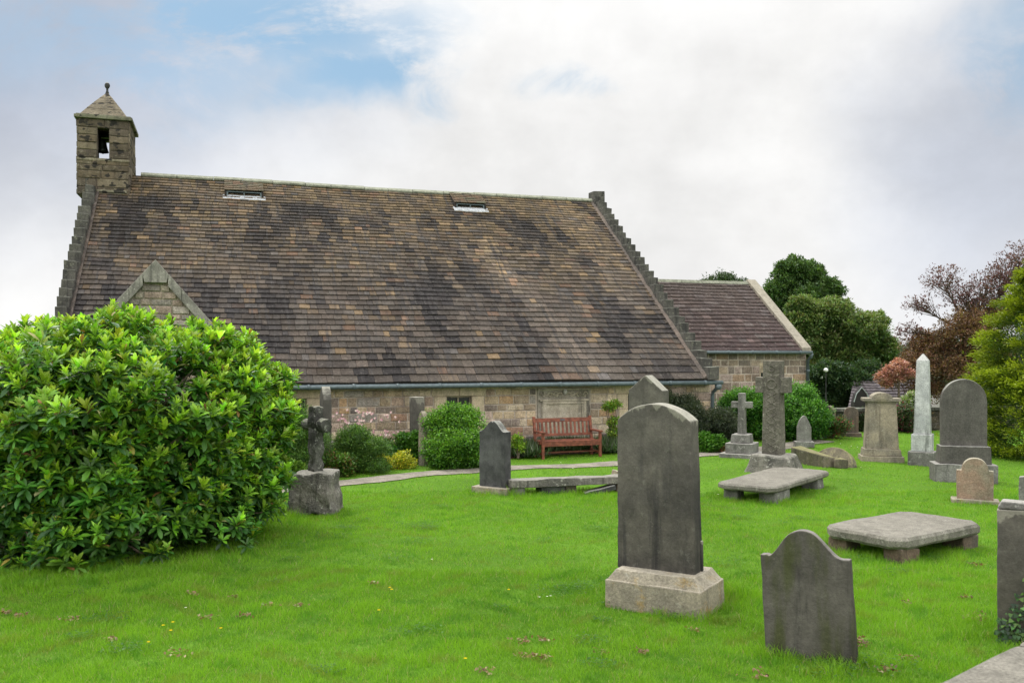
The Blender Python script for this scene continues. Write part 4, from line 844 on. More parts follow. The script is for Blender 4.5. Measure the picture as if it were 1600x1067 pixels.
# ------------------------------------------------------------------ rhododendron
def rhodo():
    cx, cy, rx, ry, H_ = -5.25, 11.3, 2.12, 2.2, 2.33
    e = empty('rhododendron_bush', (cx, cy, 0), 0, 'huge rhododendron bush with bright lime new leaves filling the left foreground', 'bush')
    n_ = 7600
    th = rng.uniform(0, 2*np.pi, n_); v = rng.uniform(.0, 1, n_)**.75; keep = ~((np.sin(th) > .55) & (v < .8)) ; th = th[keep]; v = v[keep]; n_ = len(th)
    p = 2.6; hr = (1-v**p)**(1/p)
    hr = hr*np.clip(.80+.36*v, 0, 1)
    lump = np.array([mn.noise(Vector((math.cos(a)*1.5*h+2, math.sin(a)*1.5*h, b*1.9))) for a, h, b in zip(th, hr, v)])*.26
    lump2 = np.array([mn.noise(Vector((math.cos(a)*4*h, math.sin(a)*4*h+7, b*4.5))) for a, h, b in zip(th, hr, v)])*.17
    inn = np.where(rng.random(n_) < .42, rng.uniform(.72, .95, n_), rng.uniform(.93, 1.05, n_))
    npad = 150; pd_ = unit(np.stack([rng.normal(0, 1, npad), rng.normal(0, 1, npad), np.abs(rng.normal(0, .9, npad))], 1)); prad = rng.uniform(.15, .34, npad)
    dirs = unit(np.stack([np.cos(th)*hr, np.sin(th)*hr, v], 1)); dot = np.clip(dirs @ pd_.T, -1, 1); dist = np.arccos(dot)/prad[None]; pk = dist.argmin(1); dmin = dist[np.arange(n_), pk]
    pb = rng.uniform(-.05, .13, npad)[pk]; bump_ = np.where(dmin < 1, np.sqrt(np.clip(1-dmin**2, 0, 1))*.15+pb*(1-dmin**2), -.10)
    k = (1+lump+lump2)*inn+bump_
    vis = (dmin < .85) | (rng.random(n_) < .22)
    dz_up = (dirs-pd_[pk])[:, 2]/prad[pk]     # + above the pad centre, - below it
    Pn = np.stack([rx*hr*np.cos(th)*k, ry*hr*np.sin(th)*k, .05+H_*v*(.97+(lump+lump2)*.45+bump_*.8)*np.where(v > .5, .5+.5*inn, 1)], 1)
    N3 = unit(np.stack([np.cos(th)*hr**1.4, np.sin(th)*hr**1.4, v**1.7+.12], 1))
    ax = unit(N3*.6+np.array([0, 0, .95])+rdir(n_)*.42)
    outer = inn > .93
    bright = outer & (rng.random(n_) < (.34+1.1*v)) & (lump+lump2 > -.22)
    bright &= vis & (dz_up > -.75+.5*rng.random(n_)-.3*v); allsel = vis
    wsc = rng.uniform(.72, 1.18, n_)
    lst = []
    def whorl(sel, nl, spread, ln, wd, cols, offs):
        idx = np.where(sel)[0]; m_ = len(idx); A = ax[idx]; t1 = unit(np.cross(A, rdir(m_))); t2 = np.cross(A, t1); wc = palette(m_, cols, .24)
        for j in range(nl):
            ang = 2*np.pi*j/nl+rng.uniform(-.3, .3, m_); sp = np.radians(rng.uniform(*spread, m_))
            rad = t1*np.cos(ang)[:, None]+t2*np.sin(ang)[:, None]; D_ = A*np.cos(sp)[:, None]+rad*np.sin(sp)[:, None]
            UP = A*np.sin(sp)[:, None]-rad*np.cos(sp)[:, None]; l_ = rng.uniform(*ln, m_)*wsc[idx]
            drop = rng.random(m_) < .92
            c = np.clip(wc*(1+rng.normal(0, .15, (m_, 1))), .004, 1); yl = rng.random(m_) < .012; c[yl] = palette(int(yl.sum()), [(.42, .36, .08), (.3, .17, .06), (.45, .42, .2)])
            a = (Pn[idx]+A*offs)[drop], D_[drop], UP[drop], l_[drop], (l_*wd*rng.uniform(.85, 1.15, m_))[drop], c[drop]
            lst.append(leaves(*a[:3], a[3], a[4], a[5], T_BIG))
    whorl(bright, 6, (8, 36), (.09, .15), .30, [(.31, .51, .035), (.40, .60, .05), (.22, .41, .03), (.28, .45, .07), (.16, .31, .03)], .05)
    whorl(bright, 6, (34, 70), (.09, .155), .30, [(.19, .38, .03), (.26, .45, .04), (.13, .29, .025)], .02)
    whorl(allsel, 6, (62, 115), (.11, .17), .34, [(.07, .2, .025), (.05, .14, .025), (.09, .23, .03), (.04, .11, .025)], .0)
    whorl(allsel & ~bright, 6, (22, 75), (.09, .15), .34, [(.075, .21, .02), (.05, .15, .018), (.12, .28, .022)], .03)
    V, F, C = pack(lst); ok = V[:, 2] > .0; V[:, 2] = np.maximum(V[:, 2], .02)
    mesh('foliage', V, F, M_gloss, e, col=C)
    b = MB()
    sel = rng.choice(np.where(outer & (v > .35))[0], 420, replace=False)
    for i in sel:
        q = Vector(Pn[i])
        for j in range(6):
            d = Vector(rdir(1)[0])*.06+Vector((0, 0, .05)); b.tube([q, q+d*.7, q+d*1.2], [.003, .003, .006], 4, cap=False)
    b.build('spent_flower_heads', plain('dry_flower_stalks', (.16, .075, .035), .8, .2, .3), e)
    b = MB()
    for i in rng.choice(n_, 330, replace=False):
        q = Vector(Pn[i]); o_ = Vector((q.x*.25+random.uniform(-.3, .3), q.y*.25+random.uniform(-.3, .3), random.uniform(0, .3)))
        mids = [o_.lerp(q, f_)+Vector((random.uniform(-.14, .14), random.uniform(-.14, .14), .1*math.sin(f_*3)-.06)) for f_ in (.3, .55, .8)]
        b.tube([o_]+mids+[q], [.034, .026, .018, .012, .006], 6)
    for i in range(26):   # low gnarled twigs near the ground at the front
        a = random.uniform(-2.9, -.3); r0 = random.uniform(.78, .9); p_ = Vector((rx*.93*math.cos(a)*r0, ry*.93*math.sin(a)*r0, random.uniform(.1, .5))); pts = [p_]
        for k_ in range(4): pts.append(pts[-1]+Vector((random.uniform(-.16, .16), random.uniform(-.12, .03), random.uniform(-.07, .09))))
        b.tube(pts, [.014, .012, .010, .007, .004], 5)
    b.build('branches', M_twig, e)
    # dark interior litter of old leaves that closes the bush
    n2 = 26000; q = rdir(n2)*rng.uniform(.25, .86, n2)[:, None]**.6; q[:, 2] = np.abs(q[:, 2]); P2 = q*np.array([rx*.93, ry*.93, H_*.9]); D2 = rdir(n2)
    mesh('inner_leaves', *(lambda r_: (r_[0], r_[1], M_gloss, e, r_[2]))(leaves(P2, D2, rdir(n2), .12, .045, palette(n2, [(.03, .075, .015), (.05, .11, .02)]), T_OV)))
rhodo()
# ------------------------------------------------------------------ shrubs in the beds
def ell(cx, cy, cz, r, n_, sp=(1, 1, 1)):
    out_ = []
    for i in range(n_):
        d = rdir(1)[0]; out_.append((cx+d[0]*sp[0]*r*.6, cy+d[1]*sp[1]*r*.6, max(.08, cz+d[2]*sp[2]*r*.6), r*random.uniform(.45, .6)))
    return out_
GR = [(.05, .15, .015), (.075, .2, .02), (.035, .11, .014), (.10, .24, .025)]
x, y = XD(700, 18.1), 18.3
shrub('bush', 'glossy green bush of two lobes, widest of the shrubs against the church wall', 'bush', (x, y, 0), ell(.08, .2, .90, .54, 16, (1.1, .8, .7))+[(.1, .1, .85, .45), (.4, .1, .8, .38), (-.2, .1, .8, .38)]+ell(.22, -.2, .36, .70, 18, (1.2, .8, .6))+ell(-.3, -.15, .22, .36, 6), 70000, .046, GR, M_gloss, tipcols=[(.16, .33, .03), (.12, .28, .02)])
shrub('bush', 'small round bush touching the left side of the thin pale headstone', 'bush', (XD(641, 18.8), 18.9, 0), ell(0, 0, .55, .34, 6, (.8, .6, 1.3))+ell(0, 0, .2, .36, 6, (.9, .6, .7)), 12000, .05, GR, M_gloss)
FN = [(.07, .16, .03), (.10, .2, .03), (.13, .24, .04), (.05, .11, .025)]
shrub('bush', 'feathery mid-green mound right of the tall edge-on headstone', 'bush', (XD(556, 17.5), 17.6, 0), ell(0, 0, .42, .54, 12, (1.2, .7, .9))+ell(.35, -.2, .25, .45, 6), 42000, .045, FN, asp=.3)
shrub('bush', 'feathery dark-green shrub between the huge bush and the old cross', 'bush', (XD(458, 16.6), 16.9, 0), ell(-.1, 0, .62, .7, 12, (.9, .7, 1.2))+ell(.1, -.2, .3, .5, 6), 42000, .045, FN, asp=.3)
shrub('low_plant', 'low leafy plants with reddish tips behind the old cross boulder by the path', 'plant', (XD(532, 16.9), 16.9, 0), ell(.0, 0, .14, .36, 6, (1.7, .6, .5))+ell(-.35, .25, .3, .26, 3), 9000, .055, [(.08, .18, .02), (.12, .24, .03), (.05, .12, .015), (.2, .12, .05)])
shrub('low_plant', 'bright green leaves trailing under the old cross left side by the path', 'plant', (XD(445, 16.1), 16.1, 0), ell(0, 0, .12, .34, 6, (1.6, .6, .6)), 7000, .055, [(.11, .23, .02), (.07, .17, .02), (.16, .26, .03)])
shrub('low_plant', 'dark green ground cover between the feathery mound and the yellow plant', 'plant', (XD(603, 18.6), 18.6, 0), ell(0, 0, .14, .36, 6, (1.5, .6, .7)), 8000, .05, [(.03, .12, .015), (.05, .16, .02)])
shrub('yellow_shrub', 'low bright yellow shrub beside the grass at the foot of the two-lobed bush', 'shrub', (XD(617, 17.9), 17.9, 0), ell(.0, 0, .14, .34, 8, (1.4, .6, .6)), 7000, .04, [(.5, .48, .03), (.38, .42, .03), (.6, .55, .05), (.25, .33, .03)])
def anemone(px, D, n_, h, label, wspread):
    e = empty('flowering_plant', (XD(px, D), D, 0), 0, label, 'flowers'); b = MB(); P_ = []
    for i in range(n_):
        a = (random.gauss(0, wspread), random.gauss(0, .15)); hh = h*random.uniform(.6, 1.05); b.tube([(a[0]*.6, a[1]*.6, 0), (a[0]*.8, a[1], hh*.6), (a[0], a[1], hh)], [.004, .003, .002], 4, cap=False); P_.append((a[0], a[1], hh))
    b.build('stalks', plain('green_stalks', (.1, .14, .05), .8, .2), e)
    P_ = np.repeat(np.array(P_), 5, 0); n5 = len(P_); an = np.tile(np.arange(5)*2*np.pi/5, n5//5)+np.repeat(rng.uniform(0, 6, n5//5), 5)
    D_ = np.stack([np.cos(an), -.35+0*an+np.sin(an)*.5, np.sin(an)], 1); V, F, C = leaves(P_, D_, np.tile([[0, -1., .3]], (n5, 1)), .032, .026, palette(n5, [(.62, .35, .42), (.7, .5, .55), (.55, .25, .36), (.75, .66, .66)], .08)); mesh('blossoms', V, F, M_petal, e, col=C)
    V, F, C = crown(ell(0, 0, .22, .3, 6, (wspread*4, .6, .8)), 5000, .05, FN); V[:, 2] = np.maximum(V[:, 2], .01); mesh('foliage', V, F, M_leaf, e, col=C)
anemone(560, 18.7, 60, 1.08, 'pale pink flowers on tall stalks by the wall right of the edge-on headstone', .36)
anemone(610, 19.2, 22, .62, 'low scatter of pink flowers against the wall left of the two-lobed bush', .26)
anemone(466, 18.3, 14, 1.25, 'few whitish-pink flowers in front of the leftmost visible window', .09)
def tufts(name, label, px, D, n_, h, spx, spy, cols, droop=.25):
    e_ = []; a = rng.normal(0, 1, (n_, 2))*[spx, spy]; P_ = np.stack([a[:, 0], a[:, 1], np.zeros(n_)], 1); P_[:, 2] = rng.uniform(0, .35, n_)*h
    D_ = unit(rng.normal(0, .38, (n_, 3))+np.array([0, 0, 1])); s_ = h*rng.uniform(.4, .75, n_); V, F, C = leaves(P_, D_, rdir(n_), s_, .008, palette(n_, cols, .15))
    V[:, 2] = np.maximum(V[:, 2], .01)
    return tag(mesh(name, V, F, M_leaf, col=C, loc=(XD(px, D), D, 0)), label, 'lavender')
LV = [(.12, .2, .08), (.17, .24, .12), (.08, .15, .05), (.2, .22, .16)]
tufts('lavender', 'grey-green lavender clump left of the bench', 822, 20.2, 2600, .42, .2, .16, LV)
tufts('lavender', 'grey-green lavender clump behind and under the bench', 880, 21.0, 3200, .42, .38, .12, LV)
tufts('lavender', 'grey-green lavender clump right of the bench', 948, 21.0, 2600, .42, .22, .14, LV)
shrub('climbing_shrub', 'thin upright shrub with yellow-green leaves on the wall right of the bench', 'shrub', (XD(957, 21.1), 21.1, 0), [(-.08, 0, 1.05, .16), (.08, 0, 1.1, .13), (.02, 0, .7, .16), (.06, 0, .45, .18), (.12, 0, .25, .2)], 3400, .06, [(.16, .3, .03), (.1, .22, .03), (.25, .3, .04)])
shrub('low_plant', 'small yellow-green sprig growing beside the small black headstone', 'plant', (XD(809, 19.8), 19.8, 0), [(0, 0, .42, .13), (.03, 0, .25, .15)], 900, .06, [(.25, .36, .03), (.14, .28, .03)])
shrub('dark_shrub', 'dark wiry shrub arching in front of the drainpipe where nave meets chancel', 'shrub', (XD(1085, 21.4), 21.6, 0), ell(-.35, .15, 1.0, .62, 10, (.9, .5, .9))+ell(.3, 0, .75, .65, 10, (1, .6, .9))+ell(.7, -.1, .45, .55, 6), 60000, .08, [(.035, .055, .028), (.055, .075, .04), (.025, .04, .022), (.09, .11, .07)], asp=.16, subr=.4, fill=.5)
shrub('low_plant', 'bright green leafy clump beside the path left of the stepped cross', 'plant', (XD(1108, 21.0), 21.0, 0), ell(-.05, 0, .18, .36, 7, (1.5, .5, .6)), 9000, .065, [(.07, .2, .02), (.11, .27, .03), (.05, .15, .015)])
shrub('low_plant', 'reddish-brown low plant at the foot of the stepped cross', 'plant', (XD(1135, 21.0), 20.9, 0), ell(0, 0, .12, .22, 4, (1.3, .6, .7)), 3000, .05, [(.2, .09, .04), (.14, .1, .04), (.1, .16, .03)])
shrub('bush', 'large rounded green bush in front of the chancel wall', 'bush', (XD(1212, 23.9), 24.2, 0), ell(.35, 0, .62, 1.0, 20, (1.2, .8, .8))+ell(-.7, .1, .6, .85, 14, (.9, .7, .9))+ell(.9, -.1, .4, .6, 8), 95000, .06, [(.03, .12, .015), (.05, .17, .02), (.02, .08, .014), (.08, .22, .025)], M_gloss, tipcols=[(.12, .3, .03), (.09, .24, .03)])
shrub('flowering_shrub', 'sprawling shrub with dark red flowers at the right end of the round green bush', 'shrub', (XD(1297, 24.2), 24.3, 0), ell(0, 0, .45, .5, 8, (1.2, .6, 1)), 9000, .05, [(.06, .12, .03), (.1, .16, .04), (.04, .08, .02), (.06, .12, .03), (.09, .14, .03), (.05, .1, .02), (.3, .02, .04)], asp=.4)
shrub('dark_shrub', 'dark bushy growth behind the far round-topped headstone', 'shrub', (XD(1345, 27), 26.6, 0), ell(-.3, 0, .28, .5, 9, (1.8, .5, .6)), 12000, .08, [(.02, .04, .015), (.035, .06, .02), (.05, .08, .03)])
shrub('flowering_shrub', 'shrub with a few pink blooms behind the pedestal monument right side', 'shrub', (XD(1425, 26.5), 26.3, 0), ell(0, 0, .42, .5, 7, (1.4, .5, 1)), 9000, .06, [(.05, .08, .03), (.08, .13, .04), (.06, .1, .03), (.07, .11, .04), (.03, .05, .02), (.04, .07, .03), (.3, .04, .1)])
shrub('climbing_shrub', 'pale green and white sprays hanging over the yard wall left of the obelisk', 'shrub', (XD(1428, 27), 27., 0), ell(0, 0, .92, .32, 5, (1.8, .4, .6)), 3500, .08, [(.16, .26, .06), (.22, .32, .1), (.5, .5, .42)])
# ivy
def ivy():
    n_ = 1500; u = rng.uniform(0, 1, n_); z = .05+.75*rng.random(n_)**1.3; xx = -.36+.72*u; ok = (u > .38*(z/.8)+.05+rng.uniform(-.1, .1, n_)) | (z < .22); xx, z = xx[ok], z[ok]; n_ = len(xx)
    P_ = np.stack([xx, -.10-rng.uniform(0, .06, n_), z], 1); D_ = unit(np.stack([rng.normal(0, .6, n_), -.5+0*xx, -.7+rng.normal(0, .4, n_)], 1)); s_ = rng.uniform(.018, .042, n_)
    T = (np.array([[0, 0, 0], [.55, .05, 0], [.35, .45, 0], [0, 1, -.05], [-.35, .45, 0], [-.55, .05, 0]]), np.array([[0, 1, 2], [0, 2, 3], [0, 3, 4], [0, 4, 5]]))
    V, F, C = leaves(P_, D_, np.tile([[0, -1., .3]], (n_, 1)), s_, s_, palette(n_, [(.03, .09, .02), (.06, .15, .03), (.1, .2, .04), (.02, .05, .02)]), T)
    e = empty('ivy', (4.22, 7.0, 0), -30, 'ivy climbing the broad headstone at the right edge', 'ivy'); mesh('foliage', V, F, M_gloss, e, col=C)
    b = MB()
    for k in range(7): x_ = random.uniform(-.2, .34); b.tube([(x_, -.1, 0), (x_+.03, -.1, .25), (x_-.02, -.1, .5), (x_+.04, -.1, .68)], [.008, .006, .005, .003], 5)
    b.build('stems', M_twig, e)
ivy()
# ------------------------------------------------------------------ conifer
def conifer():
    x0_, y0_ = 12.45, 20.1; e = empty('golden_conifer', (x0_, y0_, 0), 0, 'golden-green conifer with layered sprays at the right edge', 'conifer'); lst = []
    b = MB(); b.tube([(0, 0, -.1), (0, 0, 2), (0, 0, 3.9)], [.14, .09, .02], 8); b.build('trunk', M_bark, e)
    for k in range(760):
        f = random.random()**1.1; z = .1+5.0*f; rr = 2.25*(1-f**2.2)*random.uniform(.72, 1.05); a = random.uniform(0, 6.28)
        if math.sin(a) > .75 or math.cos(a) > .8: continue
        n_ = 300; c0 = np.array([rr*math.cos(a), rr*math.sin(a), z]); od = np.array([math.cos(a), math.sin(a), .25]); r_ = .34*(1.1-.45*f); c0[:2] *= random.uniform(.75, 1)
        t_ = rng.random(n_); P_ = c0+od*(t_[:, None]-.6)*r_*1.7+rng.normal(0, 1, (n_, 3))*np.array([r_*.5, r_*.5, r_*.28])*(1.15-t_[:, None]*.7)
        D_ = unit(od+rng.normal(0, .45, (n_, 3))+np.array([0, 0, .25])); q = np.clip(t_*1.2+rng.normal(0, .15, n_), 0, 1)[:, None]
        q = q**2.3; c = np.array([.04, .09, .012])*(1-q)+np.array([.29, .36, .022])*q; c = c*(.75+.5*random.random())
        lst.append(leaves(P_, D_, np.tile([[0, 0, 1.]], (n_, 1))+rng.normal(0, .4, (n_, 3)), .085*rng.uniform(.7, 1.3, n_), .026, c))
    mesh('foliage', *(lambda r: (r[0], r[1], M_leaf, e, r[2]))(pack(lst)))
conifer()
# ------------------------------------------------------------------ trees
def tree(name, label, base, trunk_h, clumps, nleaf, size, cols, tr=.22, cat='tree', twigs=0, group=None, mat=None, **k):
    clumps = [(x_, y_, z_-base[2], r_) for x_, y_, z_, r_ in clumps]
    e = empty(name, base, 0, label, cat, group); b = MB(); top = Vector((0, 0, trunk_h-base[2]))
    b.tube([(0, 0, -.3), (.03, 0, trunk_h*.5), top], [tr, tr*.8, tr*.6], 8)
    for x_, y_, z_, r_ in clumps:
        c_ = Vector((x_, y_, z_)); m1 = top.lerp(c_, .45)+Vector((random.uniform(-.2, .2), random.uniform(-.2, .2), .1)); b.tube([top-Vector((0, 0, random.uniform(0, trunk_h*.3))), m1, c_], [tr*.4, tr*.25, tr*.08], 6)
        for q in range(5+twigs):
            d = Vector(rdir(1)[0]); d.z = abs(d.z)*.8; e1 = c_+d*r_*random.uniform(.7, 1.15 if twigs else .9)
            s_ = m1.lerp(c_, random.uniform(.3, 1)); md = s_.lerp(e1, .5)+Vector((0, 0, -.05)); b.tube([s_, md, e1], [tr*.09, tr*.055, tr*.02], 4, cap=False)
    b.build('trunk', M_bark, e)
    V, F, C = crown(clumps, nleaf, size, cols, **k); mesh('crown', V, F, mat or M_leaf, e, col=C); return e
def clumpline(D, pts):     # (px, py, radius px) -> local to base
    return [(XD(px, D), random.uniform(-.25, .25)*rp/FPX*D*2, HZ(py, D), rp/FPX*D) for px, py, rp in pts]
def rel(cl, bx): return [(x-bx, y, z, r) for x, y, z, r in cl]
D = 46; bx = XD(1262, D)
tree('broadleaf_tree', 'tall dark green tree rising behind the right end of the chancel roof', (bx, D, -.3), 3.2, rel(clumpline(D, [(1238, 425, 26), (1262, 432, 28), (1225, 455, 26), (1290, 455, 24), (1262, 475, 34), (1215, 480, 24), (1305, 490, 26), (1240, 505, 30), (1282, 520, 30)]), bx), 110000, .15, [(.06, .12, .035), (.085, .155, .04), (.045, .09, .03), (.11, .19, .05)], sub=90)
D = 37; bx = XD(1310, D)
tree('broadleaf_tree', 'wide yellow-green tree right of the chancel gable, in front of the taller one', (bx, D, -1.6), 2.8, rel(clumpline(D, [(1262, 505, 34), (1300, 495, 34), (1245, 540, 30), (1340, 520, 36), (1368, 505, 20), (1290, 545, 40), (1372, 545, 28), (1250, 480, 20), (1330, 560, 36), (1383, 575, 22), (1262, 580, 34)]), bx), 130000, .13, [(.10, .175, .045), (.08, .155, .04), (.13, .21, .055), (.06, .12, .035), (.12, .16, .05)], sub=90, tipcols=[(.15, .23, .06), (.17, .20, .07)])
D = 34; bx = XD(1320, D)
tree('yew_tree', 'very dark low tree filling the corner between the chancel and the far headstones', (bx, D, -1.2), 1.4, rel(clumpline(D, [(1290, 590, 30), (1325, 600, 32), (1355, 585, 26), (1300, 625, 32), (1282, 640, 24), (1340, 635, 24), (1375, 600, 18), (1315, 655, 22)]), bx), 70000, .12, [(.03, .07, .03), (.045, .09, .035), (.065, .11, .04)], sub=60)
D = 75; bx = XD(1128, D)
tree('distant_tree', 'distant rounded treetop just visible above the chancel ridge', (bx, D, 0), 5, rel(clumpline(D, [(1128, 444, 22), (1105, 452, 20), (1152, 452, 20), (1128, 470, 30), (1095, 462, 14), (1165, 462, 14)]), bx), 26000, .18, [(.05, .085, .035), (.065, .11, .04), (.04, .07, .03)], sub=60, subr=.3)
D = 31; bx = XD(1520, D)
tree('copper_tree', 'sparse copper-leaved tree with bare twigs above the obelisk', (bx, D, -1.4), 2.2, rel(clumpline(D, [(1460, 545, 40), (1500, 520, 42), (1545, 500, 44), (1590, 490, 40), (1430, 575, 32), (1490, 580, 42), (1540, 560, 44), (1400, 590, 24), (1450, 610, 30)]), bx), 62000, .08, [(.17, .09, .055), (.22, .12, .06), (.12, .065, .05), (.19, .14, .06)], twigs=16, sub=110, subr=.2, hollow=.3, fill=.3)
D = 31.3; bx = XD(1530, D)
e = tree('copper_tree', 'thin purple-leaved tree top with airy bare twigs at the upper right', (bx, D, -1.4), 2.6, rel(clumpline(D, [(1475, 440, 34), (1500, 470, 34), (1440, 480, 26), (1535, 450, 36), (1570, 430, 40), (1600, 405, 36), (1610, 440, 40), (1560, 470, 30), (1420, 520, 22)]), bx), 9000, .085, [(.13, .065, .075), (.17, .08, .08), (.11, .06, .065)], twigs=30, sub=70, subr=.12, hollow=.3, tr=.16, fill=.25)
D = 24; bx = XD(1640, D)
tree('cypress_tree', 'dark green conifer bough entering at the right edge above the golden conifer', (bx, D, 0), 1.5, rel(clumpline(D, [(1602, 437, 14), (1615, 460, 20), (1640, 450, 36), (1640, 520, 40), (1640, 400, 25), (1600, 425, 8)]), bx), 16000, .07, [(.04, .09, .015), (.06, .12, .02), (.12, .17, .02)], asp=.35)
D = 29.6; bx = XD(1404, D)
tree('red_maple', 'small rosy-pink leaved tree over the far low tiled roof', (bx, D, -1.6), 1.6, rel(clumpline(D, [(1378, 590, 10), (1392, 580, 12), (1406, 571, 11), (1404, 592, 11), (1386, 600, 8), (1420, 584, 9)]), bx), 7000, .075, [(.48, .24, .2), (.38, .17, .14), (.55, .33, .27)], tr=.06, fill=.1, subr=.3)
D = 55; bx = XD(1480, D)
for k, (pxs, lab) in enumerate([((1375, 1470), 'pale grey-green distant trees between the yellow-green tree and the copper tree'), ((1490, 1640), 'distant trees behind the golden conifer at the right edge')]):
    cl0 = [(px_, random.uniform(545, 560), 24) for px_ in np.arange(pxs[0], pxs[1]+1, 24)]+[(px_, 585, 32) for px_ in np.arange(pxs[0], pxs[1]+1, 30)]+[(px_, 615, 32) for px_ in np.arange(pxs[0], pxs[1]+1, 36)]
    bx = XD(sum(pxs)/2, D); tree('distant_trees', lab, (bx, D, -1.6), 1.5, rel(clumpline(D, cl0), bx), 30000, .2, [(.09, .13, .07), (.11, .15, .085), (.07, .1, .055)], cat='trees')
D = 70; bx = XD(30, D)
tree('distant_trees', 'distant trees left of the church behind the rhododendron', (bx, D, 0), 2, rel(clumpline(D, [(px_, 545, 26) for px_ in range(-40, 100, 26)]), bx), 20000, .2, [(.06, .1, .03), (.08, .12, .04)], cat='trees')
D = 40
shrub('hedge', 'far dark hedge closing the view behind the yard wall', 'hedge', (XD(1480, D), D, -1.6), [(x_, random.uniform(-.3, .3), 1.7+random.uniform(0, .5), 1.1) for x_ in np.linspace(-8, 9, 20)]+[(x_, 0, .8, 1.) for x_ in np.linspace(-8, 9, 20)], 70000, .14, [(.03, .055, .02), (.05, .08, .025)], stems=False)
# ------------------------------------------------------------------ yard wall, house, lamp beyond
a0 = Vector((XD(1292, 26.2), 26.2)); a1 = Vector((17.5, 27.6)); ang = math.atan2(a1.y-a0.y, a1.x-a0.x); ln = (a1-a0).length
e = empty('yard_wall', (a0.x, a0.y, -.05), math.degrees(ang), 'low dark stone yard wall behind the pedestal monument and obelisk', 'wall')
mb = MB(); masonry(mb, 0, ln, -.1, .66, [], lambda x, d, z: (x, -d, z), [(.07, .06, .045), (.05, .045, .035), (.085, .07, .05), (.04, .045, .03)], rows=(.14, .2)); mb.box(0, ln, .001, .4, -.3, .65, (.08, .07, .06)); mb.build('rubble_wall', M_wallst, e)
b = MB(); x_ = 0
while x_ < ln: w_ = random.uniform(.4, .7); b.box(x_, x_+w_-.01, -.05, .42, .661, .76, jit=.012); x_ += w_
b.build('coping', M_crow, e, bevel=.015)
D = 31.5; zr_, ze_ = HZ(592, D+1.6), HZ(652, D)
x0_, x1_ = XD(1322, D), XD(1470, D)
e = empty('outhouse', (0, D, 0), 0, 'low house with a slate roof and pointed dark dormer beyond the yard wall', 'house')
def hcol(x, s, f): k = random.uniform(.8, 1.2); return (.17*k, .15*k, .155*k)
ang_ = math.atan2(zr_-ze_, 1.7); V, F, C = tiles(x0_, x1_, 0, ze_, math.hypot(zr_-ze_, 1.7), ang_, lambda f: .16, (.25, .4), hcol)
V = [(x0_+(v[0]-x0_)*(1)+max(0, (1-(v[0]-x0_)/.9))*(v[1])*.55, v[1], v[2]) for v in V]
mesh('roof', V, F, M_ctile, e, col=C)
b = MB(); b.box(x0_+.15, x1_, .15, 3.2, -1.7, ze_+.02); b.prism([(0.1, ze_), (3.3, ze_), (1.7, zr_-.05)], x0_+1, x1_, M=Matrix(((0, 1, 0, 0), (1, 0, 0, 0), (0, 0, 1, 0), (0, 0, 0, 1)))); b.build('wall', M_brown, e)
b = MB(); xa = XD(1466, D); b.box(xa, xa+1.2, -.1, 2.5, -1.7, HZ(612, D)); b.build('white_wing', M_white, e)
dxc = XD(1346, D-.6); da = HZ(606, D-.6); db = HZ(668, D-.6)
arc = [(-.26, db), (.26, db), (.25, da-.5), (.17, da-.22), (0, da), (-.17, da-.22), (-.25, da-.5)]
b = MB(); b.prism([(dxc+x_, z_) for x_, z_ in arc], -.62, -.3); dm = b.build('dormer', plain('dark_timber', (.025, .022, .022), .7, .3), e)
b = MB(); pts = [(dxc+x_*1.08, -.64, z_+.02) for x_, z_ in arc[2:]]; b.tube(pts, .018, 6); b.build('bargeboard', plain('pale_bargeboard', (.3, .34, .33), .6, .3), dm)
D = 30.0; e = empty('lamp_post', (XD(1290.5, D), D, float(gh(XD(1290.5, D), D))), 0, 'white globe lamp glinting in front of the dark yew right of the chancel', 'lamp'); g = HZ(578, D)-e.location.z
b = MB(); b.tube([(0, 0, 0), (0, 0, g-.06)], .014, 8); b.build('post', M_black, e); b = MB(); b.lathe([(.02, g-.07), (.06, g-.045), (.078, g), (.06, g+.045), (.01, g+.07)], 14); b.build('globe', M_globe, e, smooth=True)
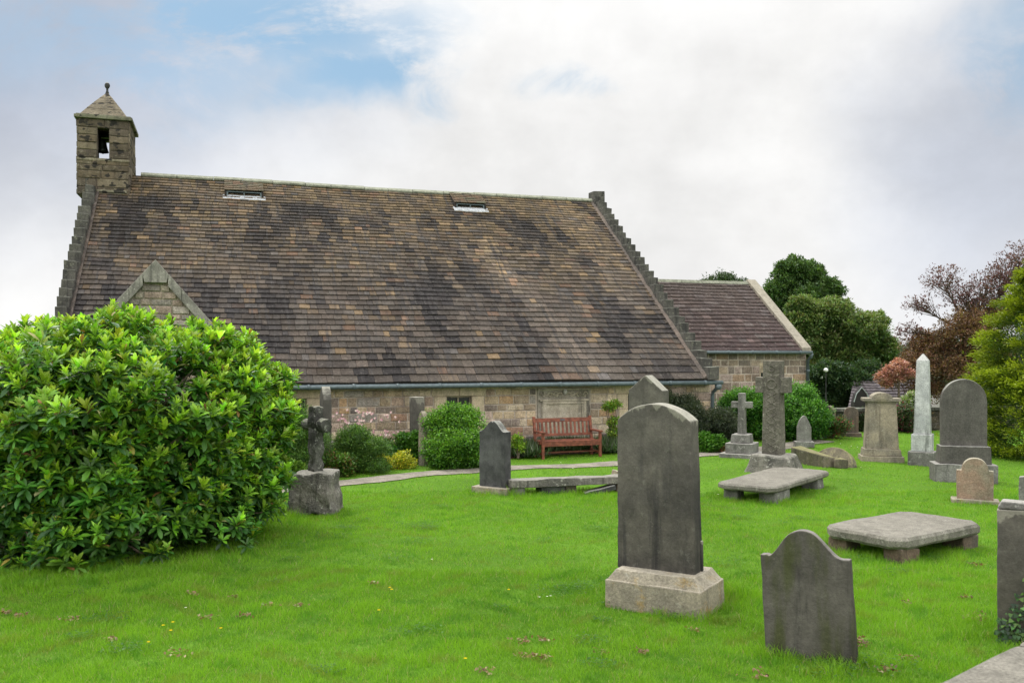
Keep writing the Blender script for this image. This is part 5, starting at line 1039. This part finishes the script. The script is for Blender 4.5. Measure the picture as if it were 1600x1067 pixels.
# ------------------------------------------------------------------ flowers and litter on the lawn
def flower(px, py, col_, r_, nm, label, cat, grp, hgt=.06):
    n_ = 8; P_ = np.tile([[0, 0, hgt]], (n_, 1)); an = np.arange(n_)*2*np.pi/n_; D_ = np.stack([np.cos(an), np.sin(an), .35+0*an], 1)
    V, F, C = leaves(P_, D_, np.tile([[0, 0, 1.]], (n_, 1)), r_, r_*.7, palette(n_, [col_], .05)); x_, y_ = G(px, py)
    b = np.array([[-.002, 0, 0], [.002, 0, 0], [0, 0, hgt]]); V2 = np.concatenate([V, b]); F2 = np.concatenate([F, [[len(V), len(V)+1, len(V)+2]]]); C2 = np.concatenate([C, np.tile([[.08, .2, .02]], (3, 1))])
    tag(mesh(nm, V2, F2, M_petal, col=C2, loc=(x_, y_, float(gh(x_, y_)))), label, cat, grp)
for px, py in [(267, 998), (345, 994), (232, 1016), (612, 930), (609, 927), (795, 925), (727, 1041), (592, 962), (270, 985), (255, 990)]:
    flower(px, py, (.75, .55, .01), .017, 'buttercup', 'small yellow flower in the foreground grass', 'flower', 'yellow flowers in the lawn')
for px, py in [(843, 936), (855, 935), (860, 934), (675, 880), (290, 962), (1462, 830), (1320, 714), (1340, 702), (1300, 712), (1352, 706), (1310, 728), (1345, 735), (582, 738), (598, 734), (1122, 776), (895, 737), (876, 725), (1330, 700), (1313, 696)]:
    flower(px, py, (.8, .8, .78), .013 if py > 800 else .02, 'daisy', 'tiny white flower in the churchyard grass', 'flower', 'white flowers in the lawn')
for k, (px, py, s_) in enumerate([(326, 972, .055), (385, 966, .04), (418, 950, .04), (300, 935, .04), (366, 938, .03), (110, 972, .045), (34, 965, .04), (10, 960, .03), (175, 1005, .05), (272, 1030, .07), (583, 916, .035), (816, 1003, .06), (848, 1003, .05), (822, 1030, .05), (850, 1032, .04), (1347, 1013, .05), (1340, 1005, .04), (1415, 947, .035), (1420, 1037, .05), (1528, 970, .06), (1520, 975, .05), (1525, 882, .05), (1510, 940, .04), (1382, 1052, .06), (1005, 1020, .035), (940, 1022, .04), (760, 1053, .04), (470, 950, .03), (1085, 985, .04), (1185, 1056, .06)]):
    n_ = 26; P_ = rng.normal(0, 1, (n_, 3))*[s_*.8, s_*.5, s_*.18]+[0, 0, .035]; P_[:, 2] = np.abs(P_[:, 2]); V, F, C = leaves(P_, unit(rng.normal(0, 1, (n_, 3))*[1, 1, .4]), rdir(n_), .032, .02, palette(n_, [(.24, .16, .08), (.32, .23, .13), (.18, .11, .06), (.3, .26, .14)])); x_, y_ = G(px, py)
    tag(mesh('dead_leaves', V, F, M_leaf, col=C, loc=(x_, y_, float(gh(x_, y_)))), 'small brown tuft of dead leaves and cut grass on the lawn', 'dead leaves', 'brown leaf tufts on the lawn')
